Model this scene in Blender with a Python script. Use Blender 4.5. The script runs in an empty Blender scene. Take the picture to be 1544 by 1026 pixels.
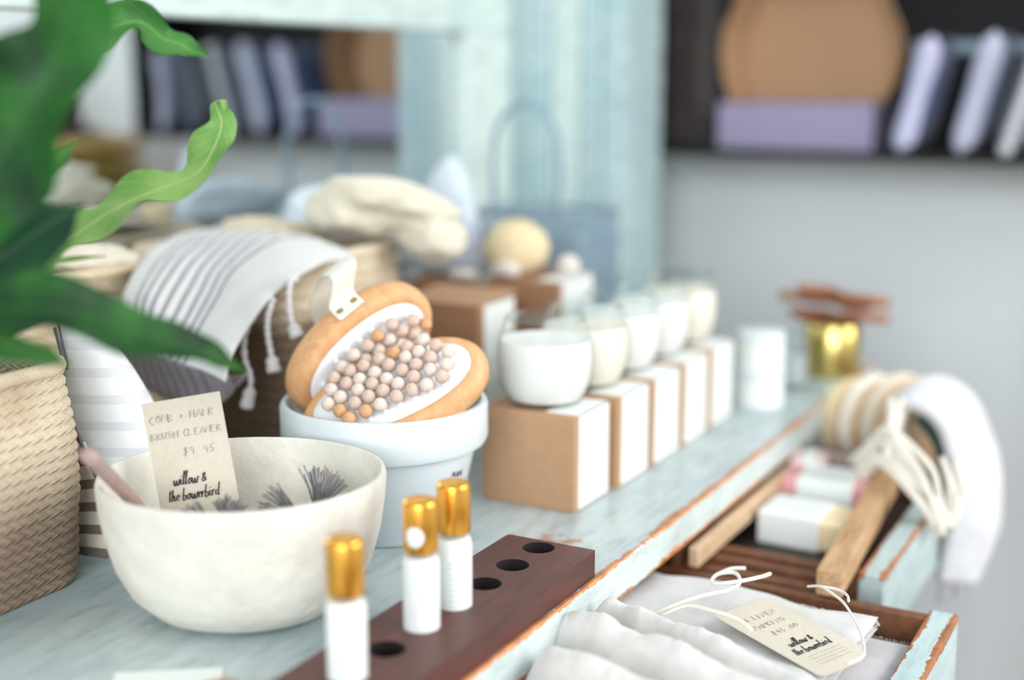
import bpy, bmesh, math, random
from mathutils import Vector, Matrix, noise
random.seed(7)
T = 0.85                                   # height of the table top
SC = bpy.context.scene
COL = SC.collection

# ------------------------------------------------------------------ camera
cam_d = bpy.data.cameras.new('camera'); cam = bpy.data.objects.new('camera', cam_d); COL.objects.link(cam)
cam.location = (0, 0, T + 0.39)
cam.rotation_euler = (math.radians(90 - 11.39), 0, math.radians(28.6))
cam_d.sensor_width = 36; cam_d.lens = 2000 / 1544 * 36
cam_d.clip_start = 0.02
cam_d.dof.use_dof = True; cam_d.dof.focus_distance = 1.03; cam_d.dof.aperture_fstop = 1.55
SC.camera = cam
# ------------------------------------------------------------------ world, light, exposure
w = bpy.data.worlds.new('world'); SC.world = w; w.use_nodes = True
w.node_tree.nodes['Background'].inputs[0].default_value = (0.92, 0.96, 1.0, 1)
w.node_tree.nodes['Background'].inputs[1].default_value = 0.52
def area(name, loc, target, size, energy, color):
    l = bpy.data.lights.new(name, 'AREA'); l.shape = 'RECTANGLE'; l.size, l.size_y = size; l.energy = energy; l.color = color
    o = bpy.data.objects.new(name, l); COL.objects.link(o); o.location = loc
    o.rotation_euler = (Vector(target) - Vector(loc)).to_track_quat('-Z', 'Y').to_euler()
    return o
area('window_daylight', (2.1, 1.75, 2.2), (-0.55, 1.1, 0.9), (2.2, 1.8), 66, (1.0, 0.975, 0.94))
area('rear_wall_fill', (1.0, -3.2, 2.2), (-.1, 2.3, 1.2), (2.6, 1.8), 118, (0.94, 0.97, 1.0))  # unseen fill light added behind the camera to brighten the end wall
SC.view_settings.view_transform = 'Standard'; SC.view_settings.look = 'None'
SC.view_settings.gamma = 1; SC.view_settings.exposure = 0.60
SC.view_settings.use_curve_mapping = False

# ------------------------------------------------------------------ material helpers
def lin(r, g, b):
    f = lambda c: (c / 255) / 12.92 if c / 255 <= 0.04045 else ((c / 255 + 0.055) / 1.055) ** 2.4
    return (f(r), f(g), f(b), 1)
class N:
    def __init__(s, name):
        s.m = bpy.data.materials.new(name); s.m.use_nodes = True; s.t = s.m.node_tree
        s.b = s.t.nodes['Principled BSDF']; s.co = None
    def n(s, typ, **k):
        x = s.t.nodes.new(typ)
        for a, v in k.items():
            if a.startswith('i_'): x.inputs[a[2:].replace('_', ' ')].default_value = v
            else: setattr(x, a, v)
        return x
    def l(s, a, b): s.t.links.new(a, b)
    def coord(s, scale=(1, 1, 1), kind='Object'):
        c = s.n('ShaderNodeTexCoord'); m = s.n('ShaderNodeMapping'); m.inputs['Scale'].default_value = scale
        s.l(c.outputs[kind], m.inputs['Vector']); return m.outputs[0]
    def noise(s, vec, scale, detail=4, rough=.55, dist=0):
        x = s.n('ShaderNodeTexNoise'); x.inputs['Scale'].default_value = scale; x.inputs['Detail'].default_value = detail
        x.inputs['Roughness'].default_value = rough; x.inputs['Distortion'].default_value = dist
        s.l(vec, x.inputs['Vector']); return x.outputs['Fac']
    def ramp(s, fac, stops):
        r = s.n('ShaderNodeValToRGB'); e = r.color_ramp.elements
        while len(e) < len(stops): e.new(.5)
        for i, (p, c) in enumerate(stops): e[i].position = p; e[i].color = c
        s.l(fac, r.inputs[0]); return r.outputs[0]
    def mix(s, fac, a, b):
        x = s.n('ShaderNodeMix', data_type='RGBA')
        for v, k in ((fac, 0), (a, 6), (b, 7)):
            if isinstance(v, (int, float)): x.inputs[k].default_value = v
            elif isinstance(v, tuple): x.inputs[k].default_value = v
            else: s.l(v, x.inputs[k])
        return x.outputs[2]
    def math(s, op, a, b=0.0, clamp=False):
        x = s.n('ShaderNodeMath', operation=op, use_clamp=clamp)
        for v, k in ((a, 0), (b, 1)):
            if isinstance(v, (int, float)): x.inputs[k].default_value = v
            else: s.l(v, x.inputs[k])
        return x.outputs[0]
    def bump(s, h, strength=.3, dist=.002):
        x = s.n('ShaderNodeBump'); x.inputs['Strength'].default_value = strength; x.inputs['Distance'].default_value = dist
        s.l(h, x.inputs['Height']); s.l(x.outputs[0], s.b.inputs['Normal'])
    def color(s, c):
        if isinstance(c, tuple): s.b.inputs['Base Color'].default_value = c
        else: s.l(c, s.b.inputs['Base Color'])
    def p(s, **k):
        for a, v in k.items(): s.b.inputs[a.replace('_', ' ')].default_value = v
        return s
B_ = (0, 0, 0, 1); W_ = (1, 1, 1, 1)
def plain(name, rgb, rough=.6, var=.0, scale=30, bump=0, metal=0, bd=.001, **k):
    a = N(name); a.p(Roughness=rough, Metallic=metal, **k)
    c = lin(*rgb)
    v = a.coord()
    nz = a.noise(v, scale)
    if var: a.color(a.mix(a.ramp(nz, [(.3, B_), (.7, W_)]), c, lin(*[max(0, min(255, x * (1 - var))) for x in rgb])))
    else: a.color(c)
    if bump: a.bump(nz, bump, bd)
    return a.m
def wood(name, c1, c2, scale=(40, 3, 40), rough=.5, spec=.4, bump=.15):
    a = N(name); v = a.coord(scale)
    n1 = a.noise(v, 1.6, 6, .6, 1.2)
    n2 = a.noise(v, 6, 3)
    a.color(a.mix(a.ramp(n1, [(.3, B_), (.7, W_)]), lin(*c1), lin(*c2)))
    a.p(Roughness=rough); a.b.inputs['Specular IOR Level'].default_value = spec
    a.bump(n2, bump, .0008)
    return a.m
def cloth(name, rgb, weave=900, fuzz=.3, rgb2=None):
    a = N(name); v = a.coord()
    n1 = a.noise(v, weave, 2); n2 = a.noise(v, 60, 4)
    a.color(a.mix(a.ramp(n2, [(.3, B_), (.75, W_)]), lin(*rgb), lin(*(rgb2 or [x * .93 for x in rgb]))))
    a.p(Roughness=.9, Sheen_Weight=fuzz); a.b.inputs['Specular IOR Level'].default_value = .15
    a.bump(n1, .4, .0006)
    return a.m
def striped(name, base, stripe, axis, freq, duty, lo=-9, hi=9, second=None):
    """cloth with woven stripes along one UV axis"""
    a = N(name); c = a.n('ShaderNodeTexCoord'); sx = a.n('ShaderNodeSeparateXYZ'); a.l(c.outputs['UV'], sx.inputs[0])
    u = sx.outputs[axis]
    fr = a.math('FRACT', a.math('MULTIPLY', u, freq))
    m = a.math('LESS_THAN', fr, duty)
    m = a.math('MULTIPLY', m, a.math('GREATER_THAN', u, lo)); m = a.math('MULTIPLY', m, a.math('LESS_THAN', u, hi))
    v = a.coord(); nz = a.noise(v, 1200, 2)
    a.color(a.mix(a.math('MULTIPLY', m, .92), lin(*base), lin(*stripe)))
    a.p(Roughness=.9, Sheen_Weight=.2); a.b.inputs['Specular IOR Level'].default_value = .15
    a.bump(nz, .4, .0006)
    return a.m
def painted(name, c1, c2, chip=(150, 95, 55), amount=.66, edge=None, spot=None, corner=False):
    a = N(name); v = a.coord(); vs = a.coord((9, 1.6, 9))
    tone = a.ramp(a.noise(v, 7, 5), [(.3, B_), (.7, W_)])
    col = a.mix(tone, lin(*c1), lin(*c2))
    streak = a.ramp(a.noise(vs, 9, 5, .7), [(.46, B_), (.68, (.62, .62, .62, 1))])
    col = a.mix(streak, col, lin(*[x * .80 for x in c1]))
    nz = a.noise(v, 34, 7, .72)
    mask = a.ramp(nz, [(amount, B_), (amount + .025, W_)])
    sx = a.n('ShaderNodeSeparateXYZ'); tc = a.n('ShaderNodeTexCoord'); a.l(tc.outputs['Object'], sx.inputs[0])
    big = a.noise(v, 9, 2); fine = a.noise(v, 80, 6, .75)
    if edge:
        for (ax, pos, width) in edge:        # worn strip along an edge of the board
            d = a.math('ABSOLUTE', a.math('SUBTRACT', sx.outputs[ax], pos))
            if corner: d = a.math('MAXIMUM', d, a.math('ABSOLUTE', sx.outputs[2]))
            th = a.math('ADD', a.math('MULTIPLY', a.math('SUBTRACT', big, .40), width * 4),
                        a.math('MULTIPLY', a.math('SUBTRACT', fine, .45), width * 4.5))
            th = a.math('ADD', th, width * .55)
            m2 = a.math('LESS_THAN', d, th)
            mask = a.math('MAXIMUM', mask, m2)
    if spot:
        for (px, py, r) in spot:
            dx = a.math('SUBTRACT', sx.outputs[0], px); dy = a.math('SUBTRACT', sx.outputs[1], py)
            dd = a.math('SQRT', a.math('ADD', a.math('MULTIPLY', dx, dx), a.math('MULTIPLY', dy, dy)))
            q = a.math('SUBTRACT', 1.0, a.math('DIVIDE', dd, r), True)
            q = a.math('MULTIPLY', q, .22)
            m2 = a.math('GREATER_THAN', a.math('ADD', fine, q), .66)
            mask = a.math('MAXIMUM', mask, a.math('MULTIPLY', m2, .75))
    brown = a.mix(a.ramp(a.noise(v, 50, 3), [(.35, B_), (.65, W_)]), lin(*chip), lin(*[min(255, x * 1.3) for x in chip]))
    a.color(a.mix(mask, col, brown))
    a.p(Roughness=.36); a.b.inputs['Specular IOR Level'].default_value = .55
    a.bump(a.math('SUBTRACT', fine, a.math('MULTIPLY', mask, .6)), .25, .001)
    return a.m
def jute(name, light, dark, split=None, soft=.03, brown=(96, 78, 62)):
    a = N(name); v = a.coord()
    c = a.n('ShaderNodeTexCoord'); sx = a.n('ShaderNodeSeparateXYZ'); a.l(c.outputs['UV'], sx.inputs[0])
    # plaited rows: slanted strands that change direction on every row
    row = a.math('MULTIPLY', sx.outputs[1], 1.0)
    tri = a.math('ABSOLUTE', a.math('SUBTRACT', a.math('FRACT', row), .5))
    ph = a.math('ADD', a.math('MULTIPLY', sx.outputs[0], 1.0), a.math('MULTIPLY', tri, 1.6))
    strand = a.math('ABSOLUTE', a.math('SUBTRACT', a.math('FRACT', ph), .5))
    fib = a.noise(v, 500, 3); big = a.noise(v, 16, 4)
    col = a.mix(a.ramp(big, [(.35, B_), (.7, W_)]), lin(*light), lin(*dark))
    col = a.mix(a.ramp(fib, [(.3, (.35, .35, .35, 1)), (.7, B_)]), col, lin(*[x * .75 for x in dark]))
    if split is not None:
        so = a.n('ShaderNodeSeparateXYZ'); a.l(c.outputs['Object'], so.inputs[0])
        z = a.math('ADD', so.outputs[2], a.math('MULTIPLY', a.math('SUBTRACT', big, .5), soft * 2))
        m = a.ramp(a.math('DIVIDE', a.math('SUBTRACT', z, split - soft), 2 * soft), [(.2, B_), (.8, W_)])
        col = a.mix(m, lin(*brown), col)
    a.color(col); a.p(Roughness=.95); a.b.inputs['Specular IOR Level'].default_value = .1
    h = a.math('ADD', a.math('MULTIPLY', strand, -2.0), a.math('MULTIPLY', fib, .6))
    a.bump(h, .7, .0016)
    return a.m
def leafmat(name, c1, c2, back):
    a = N(name); v = a.coord(); g = a.n('ShaderNodeNewGeometry')
    c = a.n('ShaderNodeTexCoord'); sx = a.n('ShaderNodeSeparateXYZ'); a.l(c.outputs['UV'], sx.inputs[0])
    rib = a.math('ABSOLUTE', a.math('SUBTRACT', sx.outputs[0], .5))
    wv = a.math('FRACT', a.math('ADD', a.math('MULTIPLY', sx.outputs[1], 26), a.math('MULTIPLY', rib, 5)))
    vein = a.math('MULTIPLY', a.math('LESS_THAN', wv, .16), .22)
    base = a.mix(a.ramp(a.noise(v, 22, 4), [(.35, B_), (.62, W_)]), lin(*c1), lin(*c2))
    base = a.mix(vein, base, lin(*back))
    base = a.mix(a.math('LESS_THAN', rib, .025), base, lin(*back))
    col = a.mix(g.outputs['Backfacing'], base, lin(*back))
    a.color(col); a.p(Roughness=.55); a.b.inputs['Specular IOR Level'].default_value = .3
    tr = a.n('ShaderNodeBsdfTranslucent'); a.l(col, tr.inputs[0])
    ms = a.n('ShaderNodeMixShader'); ms.inputs[0].default_value = .16
    out = a.t.nodes['Material Output']
    a.l(a.b.outputs[0], ms.inputs[1]); a.l(tr.outputs[0], ms.inputs[2]); a.l(ms.outputs[0], out.inputs[0])
    a.bump(wv, .12, .001)
    return a.m
def glassmat(name, rgb=(245, 250, 250)):
    a = N(name); a.color(lin(*rgb)); a.p(Roughness=.02, IOR=1.45, Transmission_Weight=1.0)
    # thin clear glass: light passes so things inside are lit
    tr = a.n('ShaderNodeBsdfTransparent'); ms = a.n('ShaderNodeMixShader'); lw = a.n('ShaderNodeFresnel')
    lw.inputs[0].default_value = 1.25
    gl = a.n('ShaderNodeBsdfGlossy'); gl.inputs['Roughness'].default_value = .03
    a.l(a.math('MULTIPLY', a.math('MINIMUM', lw.outputs[0], .5), .55), ms.inputs[0]); a.l(tr.outputs[0], ms.inputs[1]); a.l(gl.outputs[0], ms.inputs[2])
    a.l(ms.outputs[0], a.t.nodes['Material Output'].inputs[0])
    tr.inputs[0].default_value = (.96, .98, .98, 1)
    return a.m

M = {}
M['wall'] = plain('plaster_grey', (216, 222, 224), .9, .03, 3, .05)
M['floor'] = wood('floor_boards', (140, 120, 100), (110, 92, 76), (8, 1.2, 8))
AQ1, AQ2 = (160, 178, 182), (196, 207, 206)
M['table'] = painted('worn_aqua_table_paint', AQ1, AQ2, (146, 96, 66), .70, [(0, 0.0, .0046)], [(-.066, -.85, .055), (-.02, -.9, .03), (-.10, -1.0, .03)])
M['tableface'] = painted('worn_aqua_edge_paint', (200, 215, 214), (212, 224, 222), (176, 118, 70), .71, [(2, -.034, .0035), (2, 0.0, .002)])
M['aqua'] = painted('aqua_paint', (192, 212, 208), (210, 222, 218), (190, 170, 150), .74)
M['aqua_column'] = painted('aqua_board_paint', (158, 188, 192), (188, 208, 210), (190, 180, 165), .74)
M['drawerpaint'] = painted('chipped_aqua_drawer_paint', (172, 196, 198), (194, 212, 211), (140, 88, 52), .63, [(0, 0.0, .0036), (0, -.024, .003)], None, True)
M['brownwood'] = wood('old_brown_wood', (128, 84, 56), (92, 58, 38), (30, 30, 30))
M['darkwood'] = wood('dark_drawer_wood', (66, 54, 48), (44, 37, 34), (30, 30, 30))
M['palewood'] = wood('pale_raw_wood', (216, 190, 158), (190, 158, 124), (40, 40, 40))
M['oak'] = wood('oak_stick', (206, 172, 132), (158, 118, 82), (130, 9, 130), .6, .3, .3)
M['walnut'] = wood('walnut_block', (98, 50, 40), (60, 34, 31), (60, 6, 60), .42, .5, .1)
M['beech'] = wood('beech_wood', (220, 174, 126), (202, 150, 102), (50, 14, 50), .5, .35, .08)
M['mirror'] = plain('mirror_silver', (214, 220, 222), .02, metal=1)
M['kraft'] = plain('kraft_card', (182, 144, 110), .85, .05, 120, .05)
M['kraftdark'] = plain('kraft_card_dark', (160, 118, 88), .85, .05, 120, .05)
M['kraftpaper'] = plain('recycled_card', (208, 200, 184), .85, .04, 200, .05)
M['label'] = plain('white_label_paper', (226, 232, 229), .6)
M['ink'] = plain('black_ink', (26, 26, 28), .7)
M['pencil'] = plain('pencil_grey', (150, 144, 134), .8)
M['faint'] = plain('pale_print', (188, 206, 206), .7)
M['grayprint'] = plain('grey_print', (176, 180, 182), .7)
M['ceramic'] = plain('handmade_ceramic', (222, 219, 208), .6, .07, 34, .7, bd=.005)
M['white_glaze'] = plain('white_glazed_pot', (212, 222, 226), .3, .02, 20)
M['wax'] = plain('white_wax', (230, 229, 224), .5, Subsurface_Weight=.0)
M['waxcream'] = plain('cream_wax', (230, 222, 208), .5)
M['glass'] = glassmat('clear_glass')
M['gold'] = plain('gold_cap', (240, 176, 76), .26, metal=1)
M['brass'] = plain('brass', (206, 184, 112), .28, metal=1)
M['stud'] = plain('brass_stud', (176, 160, 110), .3, metal=1)
M['hole'] = plain('painted_hole_shade', (20, 14, 16), .9)  # near-black colour painted in as the shade inside the drilled holes
M['rubber'] = plain('white_rubber_pad', (226, 228, 230), .5, .02)
M['canvas'] = cloth('white_canvas', (230, 228, 216))
M['knob'] = plain('pale_bead_wood', (214, 188, 172), .6, .12, 300)
M['knob2'] = plain('orange_bead_wood', (214, 164, 120), .6, .12, 300)
M['knob3'] = plain('light_bead_wood', (226, 208, 196), .6, .1, 300)
M['linen'] = cloth('pale_linen', (204, 204, 202), 700)
M['linengrey'] = cloth('grey_linen', (190, 187, 190), 700)
M['muslin'] = cloth('white_muslin', (208, 207, 203), 500, .5)
M['creamcloth'] = cloth('cream_knit', (218, 210, 190), 260, .4)
M['beigecloth'] = cloth('beige_knit', (212, 198, 168), 260, .4)
M['bluecloth'] = cloth('pale_blue_cloth', (200, 213, 222), 300, .4)
M['whitecloth'] = cloth('white_towelling', (206, 208, 212), 400, .5)
M['cord'] = cloth('cotton_cord', (226, 222, 210), 500, .3)
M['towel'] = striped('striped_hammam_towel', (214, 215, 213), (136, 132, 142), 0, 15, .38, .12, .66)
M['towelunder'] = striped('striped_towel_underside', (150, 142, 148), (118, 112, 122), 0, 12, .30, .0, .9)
M['tassel'] = cloth('white_tassel_yarn', (222, 218, 220), 400)
M['pouch'] = striped('striped_pouch_cloth', (228, 232, 234), (212, 214, 220), 1, 9, .35, .0, 1)
M['pouchside'] = striped('striped_pouch_side', (206, 196, 180), (108, 92, 82), 1, 10, .42)
M['cushion'] = striped('blue_striped_cushion', (190, 190, 216), (58, 76, 122), 0, 1, 1.1, .13)
M['cushionpale'] = striped('pale_blue_cushion', (184, 186, 206), (92, 108, 144), 0, 1, 1.1, .15)
M['cushiongrey'] = striped('grey_cushion', (150, 156, 166), (96, 104, 116), 0, 2, .4)
M['zip'] = plain('grey_zip', (80, 76, 84), .6)
M['black'] = plain('black_shelf', (13, 13, 15), .8, .2, 12)
M['lavender'] = plain('lavender_card', (146, 138, 166), .7, .03)
M['darktextile'] = cloth('dark_brown_textile', (58, 50, 46), 200, .2, (38, 34, 34))
M['wire'] = plain('blue_grey_wire', (136, 158, 172), .5, metal=.1)
M['wiremesh'] = plain('blue_grey_enamel', (140, 162, 174), .55)
M['soap'] = plain('cream_soap', (232, 214, 176), .45)
M['pinksoap'] = plain('pink_soap', (222, 158, 160), .45, .1, 60)
M['roseclay'] = plain('pale_rose_soap', (232, 206, 204), .45, .05, 60)
M['loofah'] = plain('loofah_fibre', (228, 210, 170), .95, .12, 140, .8)
M['pebble'] = plain('pale_shell', (224, 214, 204), .6, .1, 40)
M['bristle'] = plain('grey_bristle', (118, 114, 116), .6)
M['pinkwood'] = wood('pinkish_wood', (178, 156, 150), (156, 130, 122), (40, 40, 40))
M['brownscoop'] = wood('reddish_brown_wood', (172, 116, 84), (140, 88, 62), (40, 40, 40))
M['terra'] = plain('dark_plant_pot', (62, 56, 52), .8)
M['soil'] = plain('dark_soil', (44, 36, 30), .95, .4, 90, .8)
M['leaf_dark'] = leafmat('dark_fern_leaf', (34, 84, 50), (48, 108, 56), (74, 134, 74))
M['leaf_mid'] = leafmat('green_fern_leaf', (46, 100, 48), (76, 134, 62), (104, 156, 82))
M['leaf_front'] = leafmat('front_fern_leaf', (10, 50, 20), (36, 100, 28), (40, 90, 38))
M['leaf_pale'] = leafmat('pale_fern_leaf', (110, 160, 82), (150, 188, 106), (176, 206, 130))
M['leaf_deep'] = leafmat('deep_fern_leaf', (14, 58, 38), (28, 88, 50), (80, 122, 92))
M['jute_near'] = jute('natural_jute', (218, 202, 176), (186, 166, 138), .0, .0)
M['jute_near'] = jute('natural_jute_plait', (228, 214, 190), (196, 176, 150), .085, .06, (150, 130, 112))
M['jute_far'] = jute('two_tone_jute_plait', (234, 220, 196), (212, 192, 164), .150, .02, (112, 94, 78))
M['yellow'] = cloth('yellow_cloth', (200, 160, 50))
M['felt'] = plain('brown_felt', (74, 60, 54), .95)
M['amber'] = plain('amber_glaze', (176, 96, 30), .3)
M['green_dark'] = cloth('dark_green_cloth', (24, 66, 58))

M['jute_far2'] = jute('pale_jute_plait', (234, 220, 192), (214, 194, 160))
# ------------------------------------------------------------------ mesh helpers
def new_obj(name, verts, faces, mat, parent=None, loc=(0, 0, 0), rot=(0, 0, 0), smooth=True, uvs=None, mats=None, fmat=None):
    me = bpy.data.meshes.new(name); me.from_pydata([tuple(v) for v in verts], [], faces)
    for m in ([mat] if not mats else mats): me.materials.append(m)
    if fmat:
        for p, k in zip(me.polygons, fmat): p.material_index = k
    if smooth: me.shade_smooth()
    if uvs:
        ul = me.uv_layers.new(name='UVMap')
        for lp in me.loops: ul.data[lp.index].uv = uvs[lp.vertex_index]
    me.update()
    o = bpy.data.objects.new(name, me); COL.objects.link(o); o.location = loc; o.rotation_euler = rot
    if parent: o.parent = parent
    return o
def tag(o, label, cat, group=None):
    o['label'] = label; o['category'] = cat
    if group: o['group'] = group
    return o
def thing(name, label, cat, loc=(0, 0, 0), rot=(0, 0, 0), group=None):
    o = bpy.data.objects.new(name, None); o.empty_display_size = .02; COL.objects.link(o)
    o.location = loc; o.rotation_euler = rot
    return tag(o, label, cat, group)
def struct(o): o['kind'] = 'structure'; return o
def copy_tree(o, parent=None):
    c = o.copy(); COL.objects.link(c); c.parent = parent
    for ch in [x for x in o.children]: copy_tree(ch, c)
    return c
def bevel(o, wdt=.002, seg=2):
    m = o.modifiers.new('bevel', 'BEVEL'); m.width = wdt; m.segments = seg; m.limit_method = 'ANGLE'; return o
def boxdata(x0, x1, y0, y1, z0, z1):
    v = [(x0, y0, z0), (x1, y0, z0), (x1, y1, z0), (x0, y1, z0), (x0, y0, z1), (x1, y0, z1), (x1, y1, z1), (x0, y1, z1)]
    f = [(0, 3, 2, 1), (4, 5, 6, 7), (0, 1, 5, 4), (1, 2, 6, 5), (2, 3, 7, 6), (3, 0, 4, 7)]
    return v, f
def join(*vf):
    V, F = [], []
    for v, f in vf:
        k = len(V); V += list(v); F += [tuple(i + k for i in q) for q in f]
    return V, F
def box(name, dims, mat, parent=None, loc=(0, 0, 0), rot=(0, 0, 0), bv=.002):
    v, f = boxdata(*dims); o = new_obj(name, v, f, mat, parent, loc, rot, smooth=False)
    if bv: bevel(o, bv)
    return o
def lathedata(prof, n=48, wob=0, seed=0, sx=1, sy=1):
    V, F = [], []
    for i, (r, z) in enumerate(prof):
        for k in range(n):
            a = 2 * math.pi * k / n
            d = 1 + (wob * noise.noise(Vector((math.cos(a) * 1.3 + seed, math.sin(a) * 1.3, z * 14))) if wob else 0)
            V.append((r * d * math.cos(a) * sx, r * d * math.sin(a) * sy, z + (wob * .02 * noise.noise(Vector((a, seed, 0))) if wob else 0)))
    for i in range(len(prof) - 1):
        for k in range(n):
            k2 = (k + 1) % n
            F.append((i * n + k, i * n + k2, (i + 1) * n + k2, (i + 1) * n + k))
    F.append(tuple(reversed(range(n)))); F.append(tuple((len(prof) - 1) * n + k for k in range(n)))
    return V, F
def lathe(name, prof, mat, parent=None, loc=(0, 0, 0), rot=(0, 0, 0), n=48, auto=True, **k):
    v, f = lathedata(prof, n, **k)
    o = new_obj(name, v, f, mat, parent, loc, rot)
    if auto:
        for e in ('x',):
            o.data.set_sharp_from_angle(angle=math.radians(50))
    return o
def cr(pts, per=8):
    """Catmull-Rom through points (any dimension)"""
    P = [Vector(p) for p in pts]; out = []
    Q = [P[0] * 2 - P[1]] + P + [P[-1] * 2 - P[-2]]
    for i in range(1, len(Q) - 2):
        for s in range(per):
            t = s / per; a, b, c, d = Q[i - 1], Q[i], Q[i + 1], Q[i + 2]
            out.append(.5 * ((2 * b) + (c - a) * t + (2 * a - 5 * b + 4 * c - d) * t * t + (3 * b - a - 3 * c + d) * t ** 3))
    out.append(P[-1]); return out
def tubedata(path, r, n=8, taper=None):
    V, F = [], []; P = [Vector(p) for p in path]; up = Vector((0.01, .02, 1)).normalized()
    for i, p in enumerate(P):
        t = (P[min(i + 1, len(P) - 1)] - P[max(i - 1, 0)])
        t = t.normalized() if t.length > 1e-9 else Vector((0, 0, 1))
        x = t.cross(up); x = x.normalized() if x.length > .05 else t.cross(Vector((1, 0, 0))).normalized()
        y = t.cross(x).normalized()
        rr = r if not taper else taper(i / (len(P) - 1)) * r
        for k in range(n):
            a = 2 * math.pi * k / n; V.append(tuple(p + rr * (x * math.cos(a) + y * math.sin(a))))
    for i in range(len(P) - 1):
        for k in range(n):
            F.append((i * n + k, i * n + (k + 1) % n, (i + 1) * n + (k + 1) % n, (i + 1) * n + k))
    F.append(tuple(reversed(range(n)))); F.append(tuple((len(P) - 1) * n + k for k in range(n)))
    return V, F
def tube(name, path, r, mat, parent=None, n=8, taper=None, loc=(0, 0, 0)):
    v, f = tubedata(path, r, n, taper); return new_obj(name, v, f, mat, parent, loc)
def griddata(rows, per=8):
    """bicubic sheet through a net of control points; gives verts, faces, uv"""
    A = [cr(r, per) for r in rows]
    cols = [cr([a[j] for a in A], per) for j in range(len(A[0]))]
    nu, nv = len(cols), len(cols[0]); V, F, UV = [], [], []
    for i in range(nv):
        for j in range(nu):
            V.append(cols[j][i]); UV.append((j / (nu - 1), i / (nv - 1)))
    for i in range(nv - 1):
        for j in range(nu - 1):
            F.append((i * nu + j, i * nu + j + 1, (i + 1) * nu + j + 1, (i + 1) * nu + j))
    return V, F, UV
def sheet(name, rows, mat, parent=None, per=8, thick=.002, wrinkle=0, ws=30, off=(0, 0, 0)):
    V, F, UV = griddata(rows, per)
    if wrinkle:
        V = [v + Vector((1, -1, 1)).normalized() * wrinkle * noise.noise(v * ws) for v in V]
    V = [v - Vector(off) for v in V]
    o = new_obj(name, V, F, mat, parent, uvs=UV)
    s = o.modifiers.new('solid', 'SOLIDIFY'); s.thickness = thick; s.offset = 0
    return o
def puff(name, outline, thick, mat, parent=None, mtx=None, loc=(0, 0, 0), rot=(0, 0, 0), rings=8, mats=None, crease=0, power=.5):
    """cushion-like solid: outline in local XZ, inflated along Y"""
    P = [Vector((p[0], p[1])) for p in outline]; c = sum(P, Vector((0, 0))) / len(P)
    P = [Vector((q[0], q[1])) for q in cr([tuple(p) for p in P] + [tuple(P[0])], 5)][:-1]
    n = len(P); xs = [p.x for p in P]; ys = [p.y for p in P]; bx, bX, by, bY = min(xs), max(xs), min(ys), max(ys)
    V, UV, F = [], [], []
    for side in (-1, 1):
        for r in range(rings + 1):
            s = r / rings
            for p in P:
                q = c + (p - c) * s
                y = side * thick / 2 * (max(0, 1 - s ** 3)) ** power
                y += crease * noise.noise(Vector((q.x * 25, q.y * 25, side * 3))) * (1 - s)
                V.append((q.x, y, q.y)); UV.append(((q.x - bx) / (bX - bx), (q.y - by) / (bY - by)))
    m = (rings + 1) * n
    for sd in (0, 1):
        for r in range(rings):
            for k in range(n):
                a, b = sd * m + r * n + k, sd * m + r * n + (k + 1) % n
                q = (a, b, b + n, a + n); F.append(q if sd else tuple(reversed(q)))
    o = new_obj(name, V, F, mat, parent, loc, rot, uvs=UV)
    bm = bmesh.new(); bm.from_mesh(o.data); bmesh.ops.remove_doubles(bm, verts=bm.verts, dist=1e-5); bmesh.ops.recalc_face_normals(bm, faces=bm.faces); bm.to_mesh(o.data); bm.free()
    o.data.shade_smooth()
    return o
def blob(name, r, mat, parent=None, loc=(0, 0, 0), rot=(0, 0, 0), amp=.1, sc=2, seed=0, flat=True, sub=4):
    bm = bmesh.new(); bmesh.ops.create_icosphere(bm, subdivisions=sub, radius=1)
    for v in bm.verts:
        c = v.co.copy(); d = 1 + amp * noise.noise(c * sc + Vector((seed, 0, 0))) + amp * .4 * noise.noise(c * sc * 3 + Vector((0, seed, 0)))
        v.co = Vector((c.x * r[0], c.y * r[1], c.z * r[2])) * d
        if flat and v.co.z < -r[2] * .8: v.co.z = -r[2] * .8
    me = bpy.data.meshes.new(name); bm.to_mesh(me); bm.free(); me.materials.append(mat); me.shade_smooth()
    o = bpy.data.objects.new(name, me); COL.objects.link(o); o.location = loc; o.rotation_euler = rot
    if parent: o.parent = parent
    return o
def folded(name, wx, dy, layers, th, mat, parent=None, loc=(0, 0, 0), rot=(0, 0, 0), seed=0, sag=.004, edge=.0):
    """a folded cloth: rounded soft layers on top of each other, one mesh"""
    V, F = [], []; nx, ny = 28, 22
    for L in range(layers):
        z0 = L * th; ox = random.uniform(-.003, .003); oy = random.uniform(-.003, .003)
        for side in (0, 1):
            base = len(V)
            for i in range(nx + 1):
                for j in range(ny + 1):
                    u, v = 2 * i / nx - 1, 2 * j / ny - 1
                    e = max(abs(u) ** 10, abs(v) ** 10) if max(abs(u), abs(v)) < 1 else 1
                    h = th / 2 * (1 - e) ** .5
                    w = 1 + .02 * noise.noise(Vector((u * 3, v * 3, L + seed)))
                    z = z0 + th / 2 + (h if side else -h) + sag * noise.noise(Vector((u * 2.2 + seed, v * 2.2, L * .3)))
                    V.append((ox + u * wx / 2 * w, oy + v * dy / 2 * w, z))
            for i in range(nx):
                for j in range(ny):
                    a = base + i * (ny + 1) + j; q = (a, a + ny + 1, a + ny + 2, a + 1)
                    F.append(q if side else tuple(reversed(q)))
    z_lo = min(v[2] for v in V); V = [(x, y, z - z_lo) for x, y, z in V]
    return new_obj(name, V, F, mat, parent, loc, rot)

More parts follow.
